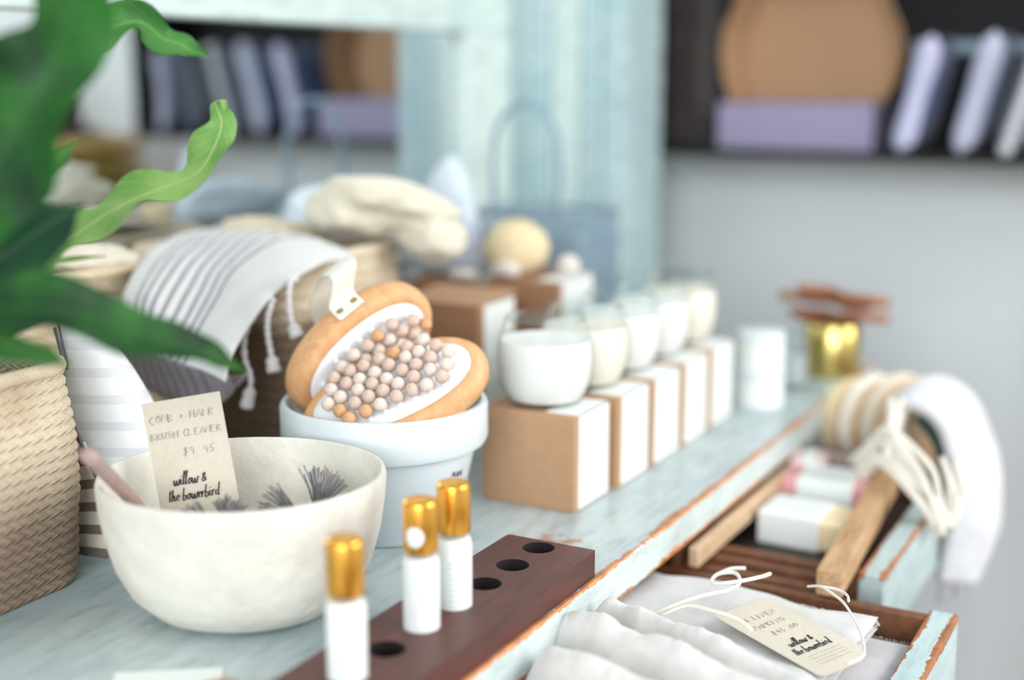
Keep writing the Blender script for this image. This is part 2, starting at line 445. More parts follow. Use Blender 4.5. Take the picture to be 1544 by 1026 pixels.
# ------------------------------------------------------------------ lettering (single strokes turned into ribbons)
SCRIPT = {
 'w': (1.15, [[(0, .95), (.1, .1), (.3, 0), (.5, .8), (.55, .1), (.8, 0), (1.0, .95), (1.12, .8)]]),
 'i': (.42, [[(.08, .95), (.04, .1), (.35, .12)], [(.12, 1.35), (.14, 1.5)]]),
 'l': (.42, [[(0, .2), (.3, 2.1), (.18, 2.0), (.08, .15), (.38, .1)]]),
 'o': (.75, [[(.35, .95), (.05, .5), (.25, 0), (.55, .4), (.35, .95), (.75, .8)]]),
 '&': (.9, [[(.75, .1), (.2, 1.1), (.42, 1.45), (.52, 1.1), (.08, .4), (.35, 0), (.75, .65)]]),
 't': (.5, [[(.22, 1.9), (.1, .15), (.45, .1)], [(-.15, 1.35), (.55, 1.5)]]),
 'h': (.75, [[(.15, 2.0), (0, 0)], [(0, .4), (.3, .95), (.42, .6), (.4, .05), (.7, .1)]]),
 'e': (.62, [[(.05, .45), (.48, .6), (.35, .98), (.08, .7), (.12, .1), (.6, .15)]]),
 'b': (.75, [[(.15, 2.05), (.03, .1), (.4, 0), (.5, .55), (.1, .8), (.3, .75), (.72, .7)]]),
 'r': (.55, [[(.05, .95), (.04, 0)], [(.04, .5), (.25, .95), (.5, .85)]]),
 'd': (.8, [[(.5, .8), (.15, .75), (.08, .15), (.4, .1), (.55, .6)], [(.68, 2.1), (.52, .1), (.75, .1)]]),
 ' ': (.5, [])}
CAPS = {
 'A': [[(0, 0), (.4, 1), (.7, 0)], [(.15, .4), (.6, .4)]], 'B': [[(0, 0), (0, 1), (.5, .8), (.05, .5), (.6, .25), (0, 0)]],
 'C': [[(.65, .9), (.3, 1), (0, .5), (.3, 0), (.65, .1)]], 'E': [[(.6, 1), (0, 1), (0, 0), (.6, 0)], [(0, .5), (.5, .5)]],
 'H': [[(0, 0), (0, 1)], [(.6, 0), (.6, 1)], [(0, .5), (.6, .5)]], 'I': [[(.1, 0), (.1, 1)]], 'K': [[(0, 0), (0, 1)], [(.6, 1), (0, .45), (.6, 0)]],
 'L': [[(0, 1), (0, 0), (.55, 0)]], 'M': [[(0, 0), (.1, 1), (.4, .3), (.7, 1), (.8, 0)]], 'N': [[(0, 0), (0, 1), (.6, 0), (.6, 1)]],
 'O': [[(.3, 1), (0, .5), (.3, 0), (.65, .5), (.3, 1)]], 'P': [[(0, 0), (0, 1), (.6, .8), (0, .45)]], 'R': [[(0, 0), (0, 1), (.55, .8), (.05, .5), (.6, 0)]],
 'S': [[(.6, .9), (.1, .9), (.15, .55), (.55, .45), (.5, .05), (0, .1)]], 'T': [[(0, 1), (.7, 1)], [(.35, 1), (.35, 0)]], 'U': [[(0, 1), (.05, .1), (.5, .05), (.6, 1)]],
 '+': [[(.1, .5), (.5, .5)], [(.3, .3), (.3, .7)]], '$': [[(.55, .9), (.1, .85), (.5, .4), (0, .1)], [(.3, 1.1), (.25, -.1)]], '9': [[(.5, .8), (.1, .9), (.15, .5), (.5, .6), (.45, 0)]],
 '5': [[(.6, 1), (.1, 1), (.1, .6), (.5, .4), (.1, 0)]], '.': [[(.1, 0), (.16, .05)]], '4': [[(.3, 1), (0, .4), (.6, .4)], [(.45, .7), (.4, 0)]], '6': [[(.4, 1), (.05, .4), (.3, 0), (.5, .3), (.1, .45)]], ' ': []}
def ribbon(lines, wd, z=0):
    V, F = [], []
    for L in lines:
        P = [Vector((p[0], p[1])) for p in L]
        if len(P) < 2: continue
        k0 = len(V)
        for i, p in enumerate(P):
            t = P[min(i + 1, len(P) - 1)] - P[max(i - 1, 0)]; t = t.normalized() if t.length > 0 else Vector((1, 0))
            nn = Vector((-t.y, t.x)) * wd / 2 * (.55 + .9 * abs(t.y))
            V += [(p.x + nn.x, p.y + nn.y, z), (p.x - nn.x, p.y - nn.y, z)]
        for i in range(len(P) - 1):
            a = k0 + 2 * i; F.append((a, a + 1, a + 3, a + 2))
    return V, F
def script_lines(text, size, x0, y0, slant=.18):
    out, x = [], 0
    for ch in text:
        adv, strokes = SCRIPT[ch]
        for s in strokes:
            pts = cr(s, 5) if len(s) > 2 else [Vector(q) for q in s]
            out.append([(x0 + (x + p[0] + slant * p[1]) * size, y0 + p[1] * size) for p in pts])
        x += adv
    return out
def caps_lines(text, size, x0, y0):
    out, x = [], 0
    for ch in text:
        for s in CAPS[ch]:
            jx, jy = random.uniform(-.05, .05), random.uniform(-.08, .08)
            out.append([(x0 + (x + p[0] + jx + .12 * p[1]) * size, y0 + (p[1] + jy) * size) for p in s])
        x += .85 if ch != ' ' else .6
    return out
def rules(x0, x1, ys):
    """rows of tiny unreadable print: broken dashes"""
    out = []
    for y in ys:
        x = x0
        while x < x1:
            d = random.uniform(.0012, .004); out.append([(x, y), (min(x + d, x1), y)]); x += d + .0007
    return out

# ------------------------------------------------------------------ setting
struct(box('floor', (-1.06, 3.2, -2.2, 2.3, -.05, 0), M['floor'], bv=0))
struct(box('wall_left', (-1.16, -1.06, -2.2, 2.4, 0, 2.7), M['wall'], bv=0))
struct(box('wall_end', (-1.06, 3.2, 2.3, 2.4, 0, 2.7), M['wall'], bv=0))

# ------------------------------------------------------------------ sideboard with drawers
XE, YE, XB = -.412, 1.80, -1.028
sb = thing('sideboard', 'long worn aqua-painted sideboard whose top carries the shop display', 'sideboard', (XE, YE, 0))
def P_(x0, x1, y0, y1, z0, z1): return (x0 - XE, x1 - XE, y0 - YE, y1 - YE, z0 + T, z1 + T)
def sbox(name, d, mat, parent=sb, bv=.002): return box(name, P_(*d), mat, parent, bv=bv)
# top: local origin at its far front corner so that the wear follows the front edge
top = new_obj('table_top', *boxdata(XB - XE, 0, -2.1, 0, -.034, 0), None, sb, (0, 0, T), smooth=False, mats=[M['table'], M['tableface'], M['brownwood']], fmat=[2, 0, 0, 1, 0, 0])
bevel(top, .0025, 3)
sbox('apron', (-.432, -.422, .98 + .12, 1.15, -.12, -.034), M['brownwood'])
sbox('apron', (-.432, -.422, 1.53, 1.80, -.12, -.034), M['aqua'])
sbox('apron', (-.432, -.422, -.3, .50, -.12, -.034), M['aqua'])
sbox('bearer_rail', (-.44, -.42, -.3, 1.80, -.15, -.122), M['brownwood'])
sbox('side_panel', (XB + .01, -.43, 1.77, 1.79, -.15, -.034), M['aqua'])
sbox('back_panel', (XB + .005, XB + .015, -.3, 1.79, -.15, -.034), M['darkwood'])
for (lx, ly) in ((-.45, -.28), (-.45, 1.76), (-1.0, -.28), (-1.0, 1.76)):
    sbox('leg', (lx - .025, lx + .025, ly - .025, ly + .025, -T, -.034), M['aqua'])
def drawer(y0, y1, xf, zt, depth, hgt, xin):
    """open drawer pulled out towards +X"""
    b = new_obj('drawer', *join(
        boxdata(xin - xf, -.024, y0 - y1, y0 - y1 + .012, -hgt + .004, -.002),
        boxdata(xin - xf, -.024, -.012, 0, -hgt + .004, -.002),
        boxdata(xin - xf, xin - xf + .01, y0 - y1 + .012, -.012, -hgt + .004, -.006),
        boxdata(xin - xf, -.024, y0 - y1 + .012, -.012, -hgt + .004, -hgt + .01)), M['brownwood'], sb,
        (xf - XE, y1 - YE, T + zt), smooth=False)
    bevel(b, .0015)
    f = box('front_panel', (-.024, 0, y0 - y1 - .006, .006, -hgt, .0), M['drawerpaint'], b)
    return b
dn = drawer(.56, 1.098, -.172, -.058, .3, .075, -.74)
df = drawer(1.165, 1.52, -.247, -.058, .3, .075, -.74)
dl = box('drawer_liner', (-.48, -.026, -.342, -.013, -.0645, -.0635), M['darkwood'], df, bv=0)
sbox('bearer_rail', (-.60, -.285, 1.112, 1.126, -.085, -.062), M['brownwood'])
sbox('bearer_rail', (-.60, -.30, 1.138, 1.150, -.080, -.060), M['brownwood'])
# rails lying in the far drawer
rl = box('wooden_rail', (-.005, .005, 0, .34, 0, .020), M['palewood'], None, (-.4075, 1.096, T - .0578)); tag(rl, 'pale raw wooden rail along the inner edge of the far drawer, beside the tabletop edge', 'wooden rail')
st = box('oak_stick', (-.0115, .0115, 0, .335, 0, .0245), M['oak'], None, (-.279, 1.088, T - .0580), (0, 0, math.radians(4.5)), .0015)
tag(st, 'square oak stick lying across the drawers, its cut end facing the camera', 'stick')
cr_ = box('wooden_crossbar', (-.07, .07, -.009, .009, 0, .016), M['pinkwood'], None, (-.375, 1.478, T - .0580), (0, 0, math.radians(-6)), .003)
tag(cr_, 'pinkish wooden crossbar across the far drawer behind the wrapped soaps', 'wooden bar')

# ------------------------------------------------------------------ mirror, cupboard, shelf
mi = thing('wall_mirror', 'large mirror in a pale aqua-painted frame, reflecting the dark shelf', 'mirror', (-1.058, 1.2, T))
box('mirror_glass', (0, .004, -.85, .555, .02, .45), M['mirror'], mi, bv=0)
box('frame', (0, .024, -.95, .70, .45, .70), M['aqua'], mi, bv=.004)
box('frame', (0, .024, .555, .70, .0, .45), M['aqua'], mi, bv=.004)
box('frame', (0, .024, -.95, -.85, .0, .45), M['aqua'], mi, bv=.004)
cu = thing('painted_cupboard', 'tall narrow cupboard of vertical blue-green painted boards in the corner', 'cupboard', (-.95, 2.1, 0))
xs = [-.105, -.06, -.022, .03, .066, .102]
for a, b in zip(xs, xs[1:]):
    box('board', (a + .001, b - .001, -.19, -.175, .0, 2.3), M['aqua'] if abs(a + .022) < .001 else M['aqua_column'], cu, bv=.003)
box('carcass', (-.105, .100, -.174, -.025, .0, 2.3), M['aqua_column'], cu, bv=.002)
sh = thing('wall_shelf', 'black open box shelf mounted high on the grey wall', 'shelf', (-.47, 2.3, T + .256))
SX0, SX1 = -.415, .41
box('shelf_bottom', (SX0, SX1, -.2, 0, 0, .012), M['black'], sh)
box('shelf_top', (SX0, SX1, -.2, 0, .36, .372), M['black'], sh)
box('shelf_side', (SX0, SX0 + .012, -.2, 0, .012, .36), M['black'], sh)
box('shelf_side', (SX1 - .012, SX1, -.2, 0, .012, .36), M['black'], sh)
box('shelf_back', (SX0 + .012, SX1 - .012, -.012, 0, .012, .36), M['black'], sh)
box('shelf_rail', (-.02, SX1 - .012, -.03, -.013, .165, .185), M['wiremesh'], sh)
SZ = T + .268
dt = folded('folded_textile', .06, .14, 9, .03, M['darktextile'], None, (-.835, 2.2, SZ), seed=4)
tag(dt, 'dark brown folded textile stack at the left end of the black shelf', 'textile')
mb = thing('mailer_box', 'open mailer box on the shelf, lavender outside, kraft inside of raised lid', 'box', (-.642, 2.13, SZ))
v, f = join(boxdata(-.128, .128, 0, .004, 0, .074), boxdata(-.128, .128, .136, .14, 0, .074), boxdata(-.128, -.124, 0.004, .136, 0, .074), boxdata(.124, .128, .004, .136, 0, .074), boxdata(-.124, .124, .004, .136, 0, .003))
new_obj('box_body', v, f, M['lavender'], mb, smooth=False)
# lid: back panel leaning back slightly with side flaps flaring out
lid = [(-.126, .075), (-.140, .11), (-.148, .15), (-.146, .19), (-.126, .235), (-.118, .27), (.118, .27), (.126, .235), (.148, .19), (.152, .15), (.144, .11), (.126, .075)]
V = [(x * .86, .135 + (z - .075) * .05, z) for x, z in lid] + [(x, .06 + (z - .075) * .05, z) for x, z in lid]
n = len(lid)
F = [tuple(range(n))] + [(k, k + 1, k + 1 + n, k + n) for k in range(n - 1)]
lo = new_obj('box_lid', V, F, M['kraft'], mb, smooth=False); s = lo.modifiers.new('s', 'SOLIDIFY'); s.thickness = .003
CG = 'cushions leaning on the black shelf'
def shelf_cushion(x, z0, h, lean, mat, label, th=.052, pom=False, wd=.15):
    r = thing('small_cushion', label, 'cushion', (x, 2.185, z0), (0, 0, 0), CG)
    ol = [(-wd / 2, 0), (-wd / 2 * .93, h / 2), (-wd / 2, h), (0, h * .95), (wd / 2, h), (wd / 2 * .93, h / 2), (wd / 2, 0), (0, h * .05)]
    c = puff('cushion_cover', ol, th, mat, r, rot=(0, 0, math.pi / 2), power=.6)
    c.matrix_basis = Matrix.Rotation(lean, 4, 'Y') @ Matrix.Rotation(math.pi / 2, 4, 'Z')
    if pom:
        for k in range(9):
            for sx in (-.5, .5):
                p = Matrix.Rotation(lean, 4, 'Y') @ Vector((0, sx * wd, h * (k + .5) / 9))
                blob('pompom', (.011, .011, .011), M['whitecloth'], r, p, amp=.15, sub=2, flat=False)
    return r
shelf_cushion(-.468, SZ, .180, .22, M['cushion'], 'lavender and navy striped cushion leaning right beside the kraft lid')
shelf_cushion(-.378, SZ, .185, .22, M['cushionpale'], 'pale blue-grey cushion leaning between the navy cushion and the pompom cushion', th=.05)
shelf_cushion(-.312, SZ, .185, .26, M['cushiongrey'], 'grey cushion edged with white pompoms at the right edge of the photo', pom=True)
shelf_cushion(-.205, SZ, .185, .30, M['cushiongrey'], 'plain grey cushion beyond the pompom one, seen only in the mirror', th=.04)
shelf_cushion(-.118, SZ, .17, 0.02, M['cushionpale'], 'pale blue cushion at the far right shelf end, seen only in the mirror', th=.04)
# stand seen in the mirror only
sd = thing('side_stand', 'brown wooden side stand seen in the mirror behind the fern leaves', 'stand', (.18, 2.0, 0))
box('stand_top', (-.28, .28, -.16, .16, .98, 1.005), M['brownwood'], sd)
for a in (-.25, .25):
    for b in (-.13, .13): box('leg', (a - .02, a + .02, b - .02, b + .02, 0, .98), M['brownwood'], sd)
yb = folded('yellow_blanket', .5, .26, 3, .035, M['yellow'], None, (.18, 2.0, 1.005), seed=2); tag(yb, 'folded mustard yellow blanket reflected in the mirror behind the fern', 'blanket')
ft = lathe('felt_hat', [(.0, 0), (.12, 0), (.122, .004), (.08, .012), (.075, .05), (.066, .085), (.03, .098), (0, .1)], M['felt'], None, (.10, 2.0, 1.118), n=40); tag(ft, 'dark brown felt hat on the yellow blanket, reflected in the mirror', 'hat')

av = lathe('amber_vase', [(0, 0), (.04, 0), (.06, .05), (.055, .10), (.03, .14), (.034, .16), (0, .16)], M['amber'], None, (.33, 2.0, 1.118), n=32); tag(av, 'amber glazed vase on the yellow blanket, reflected beside the fern leaf', 'vase')
# ------------------------------------------------------------------ baskets
def basket(name, label, x0, x1, y0, y1, h, mat, rows=15, r=.05, flare=.0, handles=False):
    cx, cy = (x0 + x1) / 2, (y0 + y1) / 2; a, b = (x1 - x0) / 2, (y1 - y0) / 2
    root = thing(name, label, 'basket', (cx, cy, T))
    def ring(a, b, r):
        out = []; 
        for (sx, sy, st) in ((1, 1, 0), (-1, 1, 90), (-1, -1, 180), (1, -1, 270)):
            for k in range(9):
                t = math.radians(st + 90 * k / 8); out.append((sx * (a - r) + r * math.cos(t), sy * (b - r) + r * math.sin(t)))
        res = []
        for i in range(len(out)):
            p, q = Vector(out[i]), Vector(out[(i + 1) % len(out)]); m = max(1, int((q - p).length / .01))
            for k in range(m): res.append(tuple(p.lerp(q, k / m)))
        return res
    V, UV, F = [], [], []; sub = 6; R0 = ring(a, b, r); n = len(R0); R0 = R0[n // 2:] + R0[:n // 2]
    L = [0]
    for i in range(n): L.append(L[-1] + (Vector(R0[(i + 1) % n]) - Vector(R0[i])).length)
    steps = rows * sub
    prof = [(h * i / steps, i / sub) for i in range(steps + 1)]
    rw = h / rows
    def addring(off, z, vrow):
        for i, (x, y) in enumerate(R0):
            nx, ny = x / a, y / b; d = Vector((nx, ny)); 
            sc = off + .0022 * noise.noise(Vector((x * 22, y * 22, z * 30)))
            bul = math.sin(math.pi * min(1, z / h)) * .006
            V.append((x + (sc + bul) * (1 if x > 0 else -1) * min(1, abs(nx) ** 3 + .15), y + (sc + bul) * (1 if y > 0 else -1) * min(1, abs(ny) ** 3 + .15), z))
            UV.append((L[i] / (rw * 1.25), vrow))
    for z, vr in prof: addring(.0018 * abs(math.sin(math.pi * vr)), z, vr)
    addring(-.004, h + .003, rows); 
    for z, vr in reversed(prof[::sub]): addring(-.009, max(z, .006), vr)
    m = len(V) // n
    for j in range(m - 1):
        for i in range(n):
            i2 = (i + 1) % n; F.append((j * n + i, j * n + i2, (j + 1) * n + i2, (j + 1) * n + i))
    F.append(tuple(reversed(range(n)))); F.append(tuple((m - 1) * n + i for i in range(n)))
    new_obj('basket_body', V, F, mat, root, uvs=UV)
    # braided rim rope
    rp = [Vector((x, y, h)) for x, y in R0] + [Vector((R0[0][0], R0[0][1], h))]
    tube('rim', rp, .006, mat, root, 8)
    return root
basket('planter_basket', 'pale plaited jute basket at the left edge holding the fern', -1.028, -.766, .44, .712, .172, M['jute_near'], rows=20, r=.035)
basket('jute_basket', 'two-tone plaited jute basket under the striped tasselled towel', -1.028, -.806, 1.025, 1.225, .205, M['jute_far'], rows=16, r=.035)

basket('jute_bin', 'slim pale jute bin between the fern basket and the towel, against the mirror', -1.030, -.955, .775, 1.012, .200, M['jute_far2'], rows=16, r=.03)
# ------------------------------------------------------------------ fern
fern = thing('potted_fern', 'bird-nest fern with wavy green leaves growing in the left basket', 'plant', (-.89, .57, T + .012))
FO = Vector((-.89, .57, .012))
lathe('plant_pot', [(0, 0), (.06, 0), (.075, .12), (.082, .125), (.082, .13), (.072, .13), (.07, .11), (0, .11)], M['terra'], fern, n=32)
lathe('soil', [(0, .110), (.069, .111), (.05, .116), (0, .118)], M['soil'], fern, n=24)
def leaf(pts, widths, mat, nrm, wave=.006, nw=7, cup=.15, curl=0, seed=0, per=10):
    P = cr([Vector(p) - FO for p in pts], per); Wd = [q[0] for q in cr([(x, 0) for x in widths], 200 // 1)] if False else None
    n = len(P); V, F, UV = [], [], []; m = 12; nrm = Vector(nrm).normalized()
    L = [0]
    for i in range(1, n): L.append(L[-1] + (P[i] - P[i - 1]).length)
    for i, p in enumerate(P):
        u = i / (n - 1) * (len(widths) - 1); k = min(int(u), len(widths) - 2); fr = u - k; fr = fr * fr * (3 - 2 * fr)
        w = widths[k] * (1 - fr) + widths[k + 1] * fr
        t = (P[min(i + 1, n - 1)] - P[max(i - 1, 0)]).normalized()
        s = t.cross(nrm); s = s.normalized() if s.length > .05 else t.cross(Vector((0, 1, 0))).normalized()
        nn = s.cross(t).normalized()
        for j in range(m + 1):
            c = 2 * j / m - 1
            ph = L[i] * 2 * math.pi * nw / L[-1]
            wv = wave * abs(c) ** 2 * math.sin(ph + (1.9 if c > 0 else 0) + seed) * min(1, w / .02)
            ww = w * (1 + .16 * math.sin(ph * 1.0 + 1.1 + (2.3 if c > 0 else 0) + seed))
            V.append(p + s * c * ww / 2 + nn * (wv + cup * w * c * c)); UV.append((j / m, i / (n - 1)))
    for i in range(n - 1):
        for j in range(m):
            a = i * (m + 1) + j; F.append((a, a + 1, a + m + 2, a + m + 1))
    o = new_obj('leaf', V, F, mat, fern, uvs=UV); return o
ROOT = (-.87, .565, .15)
LA2 = [ROOT, (-.78, .56, .27), (-.715, .575, .35), (-.669, .601, .389), (-.679, .647, .403), (-.686, .680, .418), (-.681, .708, .425), (-.672, .721, .414), (-.665, .731, .410), (-.660, .738, .405), (-.651, .742, .402)]
CAMDIR = (.48, -.86, .2)
leaf([ROOT, (-.78, .57, .21), (-.719, .572, .238), (-.707, .605, .252), (-.698, .639, .274), (-.687, .666, .292), (-.677, .692, .304), (-.665, .712, .312), (-.654, .731, .321), (-.649, .744, .339), (-.650, .753, .355), (-.658, .757, .367), (-.652, .757, .3705), (-.647, .754, .364)],
     [.012, .016, .02, .026, .03, .032, .032, .030, .030, .028, .020, .010, .005, .003], M['leaf_pale'], (.3, -.5, .8), .006, 7, .1)
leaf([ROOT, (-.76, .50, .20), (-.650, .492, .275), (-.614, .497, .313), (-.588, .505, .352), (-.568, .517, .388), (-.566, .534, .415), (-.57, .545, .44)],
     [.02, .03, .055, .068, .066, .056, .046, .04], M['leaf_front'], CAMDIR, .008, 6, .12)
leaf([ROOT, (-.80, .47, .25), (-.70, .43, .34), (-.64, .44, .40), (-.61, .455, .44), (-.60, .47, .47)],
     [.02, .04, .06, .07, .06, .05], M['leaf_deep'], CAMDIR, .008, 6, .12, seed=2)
leaf(LA2,
     [.012, .02, .03, .034, .030, .026, .022, .022, .018, .012, .004], M['leaf_mid'], (.55, -.75, .35), .006, 8, .2, seed=1)
leaf([ROOT, (-.76, .54, .21), (-.665, .541, .268), (-.637, .549, .288), (-.62, .561, .302), (-.609, .58, .312)],
     [.02, .05, .076, .066, .04, .004], M['leaf_deep'], (.3, -.7, .65), .005, 5, .1)
leaf([ROOT, (-.74, .54, .25), (-.654, .554, .308), (-.654, .581, .324), (-.65, .597, .335), (-.648, .613, .348)],
     [.01, .014, .016, .014, .011, .002], M['leaf_mid'], CAMDIR, .002, 4, .2)
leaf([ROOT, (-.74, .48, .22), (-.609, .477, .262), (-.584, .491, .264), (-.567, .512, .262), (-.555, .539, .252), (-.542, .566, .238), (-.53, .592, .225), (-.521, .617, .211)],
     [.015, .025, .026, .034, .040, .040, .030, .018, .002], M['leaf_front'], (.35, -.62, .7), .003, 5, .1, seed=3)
leaf([ROOT, (-.74, .49, .20), (-.619, .492, .25), (-.598, .501, .242), (-.586, .517, .234), (-.578, .53, .225)],
     [.012, .018, .022, .02, .016, .003], M['leaf_mid'], (.35, -.62, .7), .003, 4, .1)
leaf([ROOT, (-.78, .57, .23), (-.706, .583, .255), (-.70, .611, .263), (-.693, .639, .266), (-.67, .653, .268)],
     [.006, .007, .006, .005, .004, .001], M['leaf_pale'], CAMDIR, .001, 3, .1)
leaf([ROOT, (-.78, .53, .20), (-.70, .55, .225), (-.675, .58, .235), (-.66, .60, .232)],
     [.012, .02, .026, .02, .004], M['leaf_deep'], (.3, -.6, .75), .003, 4, .1)
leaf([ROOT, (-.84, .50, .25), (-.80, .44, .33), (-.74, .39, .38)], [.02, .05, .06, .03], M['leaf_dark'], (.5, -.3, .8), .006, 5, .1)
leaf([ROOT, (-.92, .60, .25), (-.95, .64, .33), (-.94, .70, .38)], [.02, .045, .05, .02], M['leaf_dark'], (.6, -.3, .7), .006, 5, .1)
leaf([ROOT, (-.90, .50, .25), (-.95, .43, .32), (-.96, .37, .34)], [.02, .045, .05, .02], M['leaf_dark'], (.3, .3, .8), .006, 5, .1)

# ------------------------------------------------------------------ striped pouch beside the basket
CR_ = Vector((math.cos(math.radians(28.6)), math.sin(math.radians(28.6)), 0))
pc = thing('striped_pouch', 'white striped cloth pouch with grey zip leaning behind the left basket', 'pouch', (-.80, .775, T))
puff('pouch_body', [(-.058, .0), (-.055, .09), (-.040, .175), (-.028, .192), (-.004, .185), (.018, .155), (.038, .118), (.052, .080), (.056, .04), (.05, 0)], .05, M['pouch'], pc, rot=(0, 0, math.radians(22)), power=.5)
V, F, UV = griddata([[(-.060, -.036, .005), (-.03, -.047, .005), (.026, -.040, .005)], [(-.058, -.036, .06), (-.03, -.046, .06), (.022, -.038, .07)], [(-.050, -.034, .12), (-.032, -.040, .12), (-.012, -.036, .125)], [(-.040, -.024, .15), (-.034, -.026, .155), (-.030, -.024, .16)]], 6)
po = new_obj('side_gusset', V, F, M['pouchside'], pc, uvs=UV); s = po.modifiers.new('s', 'SOLIDIFY'); s.thickness = .002
tube('zip', cr([(-.030, -.026, .188), (-.020, -.030, .165), (-.010, -.037, .13), (.006, -.040, .10), (.024, -.040, .065), (.034, -.037, .02)], 8), .0016, M['zip'], pc)
tube('pull_cord', cr([(-.026, -.026, .195), (-.016, -.032, .178), (-.008, -.036, .165), (-.006, -.038, .158)], 6), .0011, M['zip'], pc)

# ------------------------------------------------------------------ towel over far basket
tw = thing('striped_towel', 'white tasselled towel with grey stripes draped over the jute basket rim', 'towel', (-.86, 1.02, T))
TO = Vector((-.86, 1.02, 0))
main = [[(-1.0, 1.16, .218), (-.945, 1.15, .218), (-.88, 1.13, .222), (-.80, 1.10, .214), (-.768, 1.08, .206)],
        [(-.985, 1.075, .221), (-.93, 1.06, .226), (-.87, 1.05, .226), (-.80, 1.035, .222), (-.765, 1.035, .211)],
        [(-.968, 1.010, .214), (-.915, .998, .215), (-.860, .985, .206), (-.805, .968, .204), (-.757, .972, .205)],
        [(-.945, .965, .204), (-.895, .950, .203), (-.842, .940, .186), (-.795, .926, .184), (-.758, .925, .186)],
        [(-.911, .911, .190), (-.865, .895, .186), (-.822, .888, .160), (-.785, .882, .158), (-.752, .872, .150)],
        [(-.895, .880, .162), (-.855, .872, .158), (-.818, .868, .138), (-.785, .866, .135), (-.752, .862, .128)]]
sheet('towel_cloth', main, M['towel'], tw, 8, .003, .003, 40, TO)
und = [[(-.898, .874, .160), (-.855, .868, .152), (-.815, .866, .140), (-.758, .872, .130)],
       [(-.903, .885, .135), (-.862, .880, .125), (-.815, .878, .118), (-.763, .884, .112)],
       [(-.900, .900, .108), (-.859, .893, .098), (-.812, .890, .094), (-.785, .895, .100)],
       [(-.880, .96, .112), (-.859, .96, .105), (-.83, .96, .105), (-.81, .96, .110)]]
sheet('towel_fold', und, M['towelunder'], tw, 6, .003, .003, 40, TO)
for path in ([(-.762, .925, .186), (-.775, .918, .16), (-.772, .912, .137), (-.764, .910, .119), (-.768, .907, .093)],
             [(-.757, .937, .190), (-.758, .930, .175), (-.757, .927, .161), (-.752, .924, .145), (-.747, .922, .125)],
             [(-.752, .965, .204), (-.745, .948, .205), (-.744, .943, .19), (-.740, .940, .172), (-.732, .938, .156)]):
    tube('tassel', cr([Vector(p) - TO for p in path], 8), .0026, M['tassel'], tw, 10, lambda t: 1 + .25 * math.sin(t * 60) + (1.3 if t > .82 else 0) * min(1, (t - .8) * 12))

# ------------------------------------------------------------------ textiles heaped behind
def textile(kind, label, cat, wx, dy, L, th, mat, loc, rot, seed, sag=.012):
    return tag(folded(kind, wx, dy, L, th, M[mat], None, (loc[0], loc[1], T + loc[2]), rot, seed, sag), label, cat)
def lumps(name, label, cat, parts, mat, loc, rot=(0, 0, 0), vox=.004, group=None):
    bm = bmesh.new()
    for (c, r, seed) in parts:
        res = bmesh.ops.create_icosphere(bm, subdivisions=4, radius=1)
        for v in res['verts']:
            q = v.co.copy(); d = 1 + .22 * noise.noise(q * 1.7 + Vector((seed, 0, 0))) + .09 * noise.noise(q * 5 + Vector((0, seed, 0)))
            v.co = Vector((c[0] + q.x * r[0] * d, c[1] + q.y * r[1] * d, c[2] + q.z * r[2] * d))
    lo_ = min(v.co.z for v in bm.verts)
    for v in bm.verts: v.co.z -= lo_
    me = bpy.data.meshes.new(name); bm.to_mesh(me); bm.free(); me.materials.append(mat); me.shade_smooth()
    o = bpy.data.objects.new(name, me); COL.objects.link(o); o.location = (loc[0], loc[1], T + loc[2]); o.rotation_euler = rot
    m = o.modifiers.new('merge', 'REMESH'); m.mode = 'VOXEL'; m.voxel_size = vox; m.use_smooth_shade = True
    m = o.modifiers.new('soft', 'SMOOTH'); m.iterations = 3
    return tag(o, label, cat, group)
lumps('knit_throw', 'cream knit throw heaped in thick folds on the right end of the jute basket', 'throw',
      [((-.035, .0, .030), (.050, .050, .026), 1), ((.030, .010, .034), (.055, .045, .024), 2), ((-.005, -.005, .058), (.066, .042, .017), 3), ((.062, -.005, .018), (.034, .036, .024), 4), ((.035, .0, .050), (.05, .04, .016), 8)],
      M['creamcloth'], (-.818, 1.190, .197), (0, math.radians(8), .35))
blob('knit_blanket', (.06, .04, .015), M['beigecloth'], None, (-.930, 1.150, T + .219), (0, .05, .3), .25, 1.8, 9)
tag(bpy.data.objects['knit_blanket'], 'beige knitted blanket bulging over the basket rim behind the striped towel', 'blanket')
blob('cream_towel', (.055, .035, .016), M['creamcloth'], None, (-.985, .93, T + .211), (0, .05, 1.3), .2, 1.7, 13)
tag(bpy.data.objects['cream_towel'], 'cream towel roll resting on the slim pale jute bin', 'towel')
blob('blue_cushion', (.045, .085, .034), M['bluecloth'], None, (-.975, 1.325, T + .223), (0, .1, .05), .2, 1.6, 3)
tag(bpy.data.objects['blue_cushion'], 'pale blue soft cushion behind the basket, against the mirror', 'cushion')
textile('linen_stack', 'stack of pale linens under the blue cushion by the mirror', 'linens', .10, .19, 8, .024, 'linen', (-.965, 1.34, .0), (0, 0, 0), 6, .004)

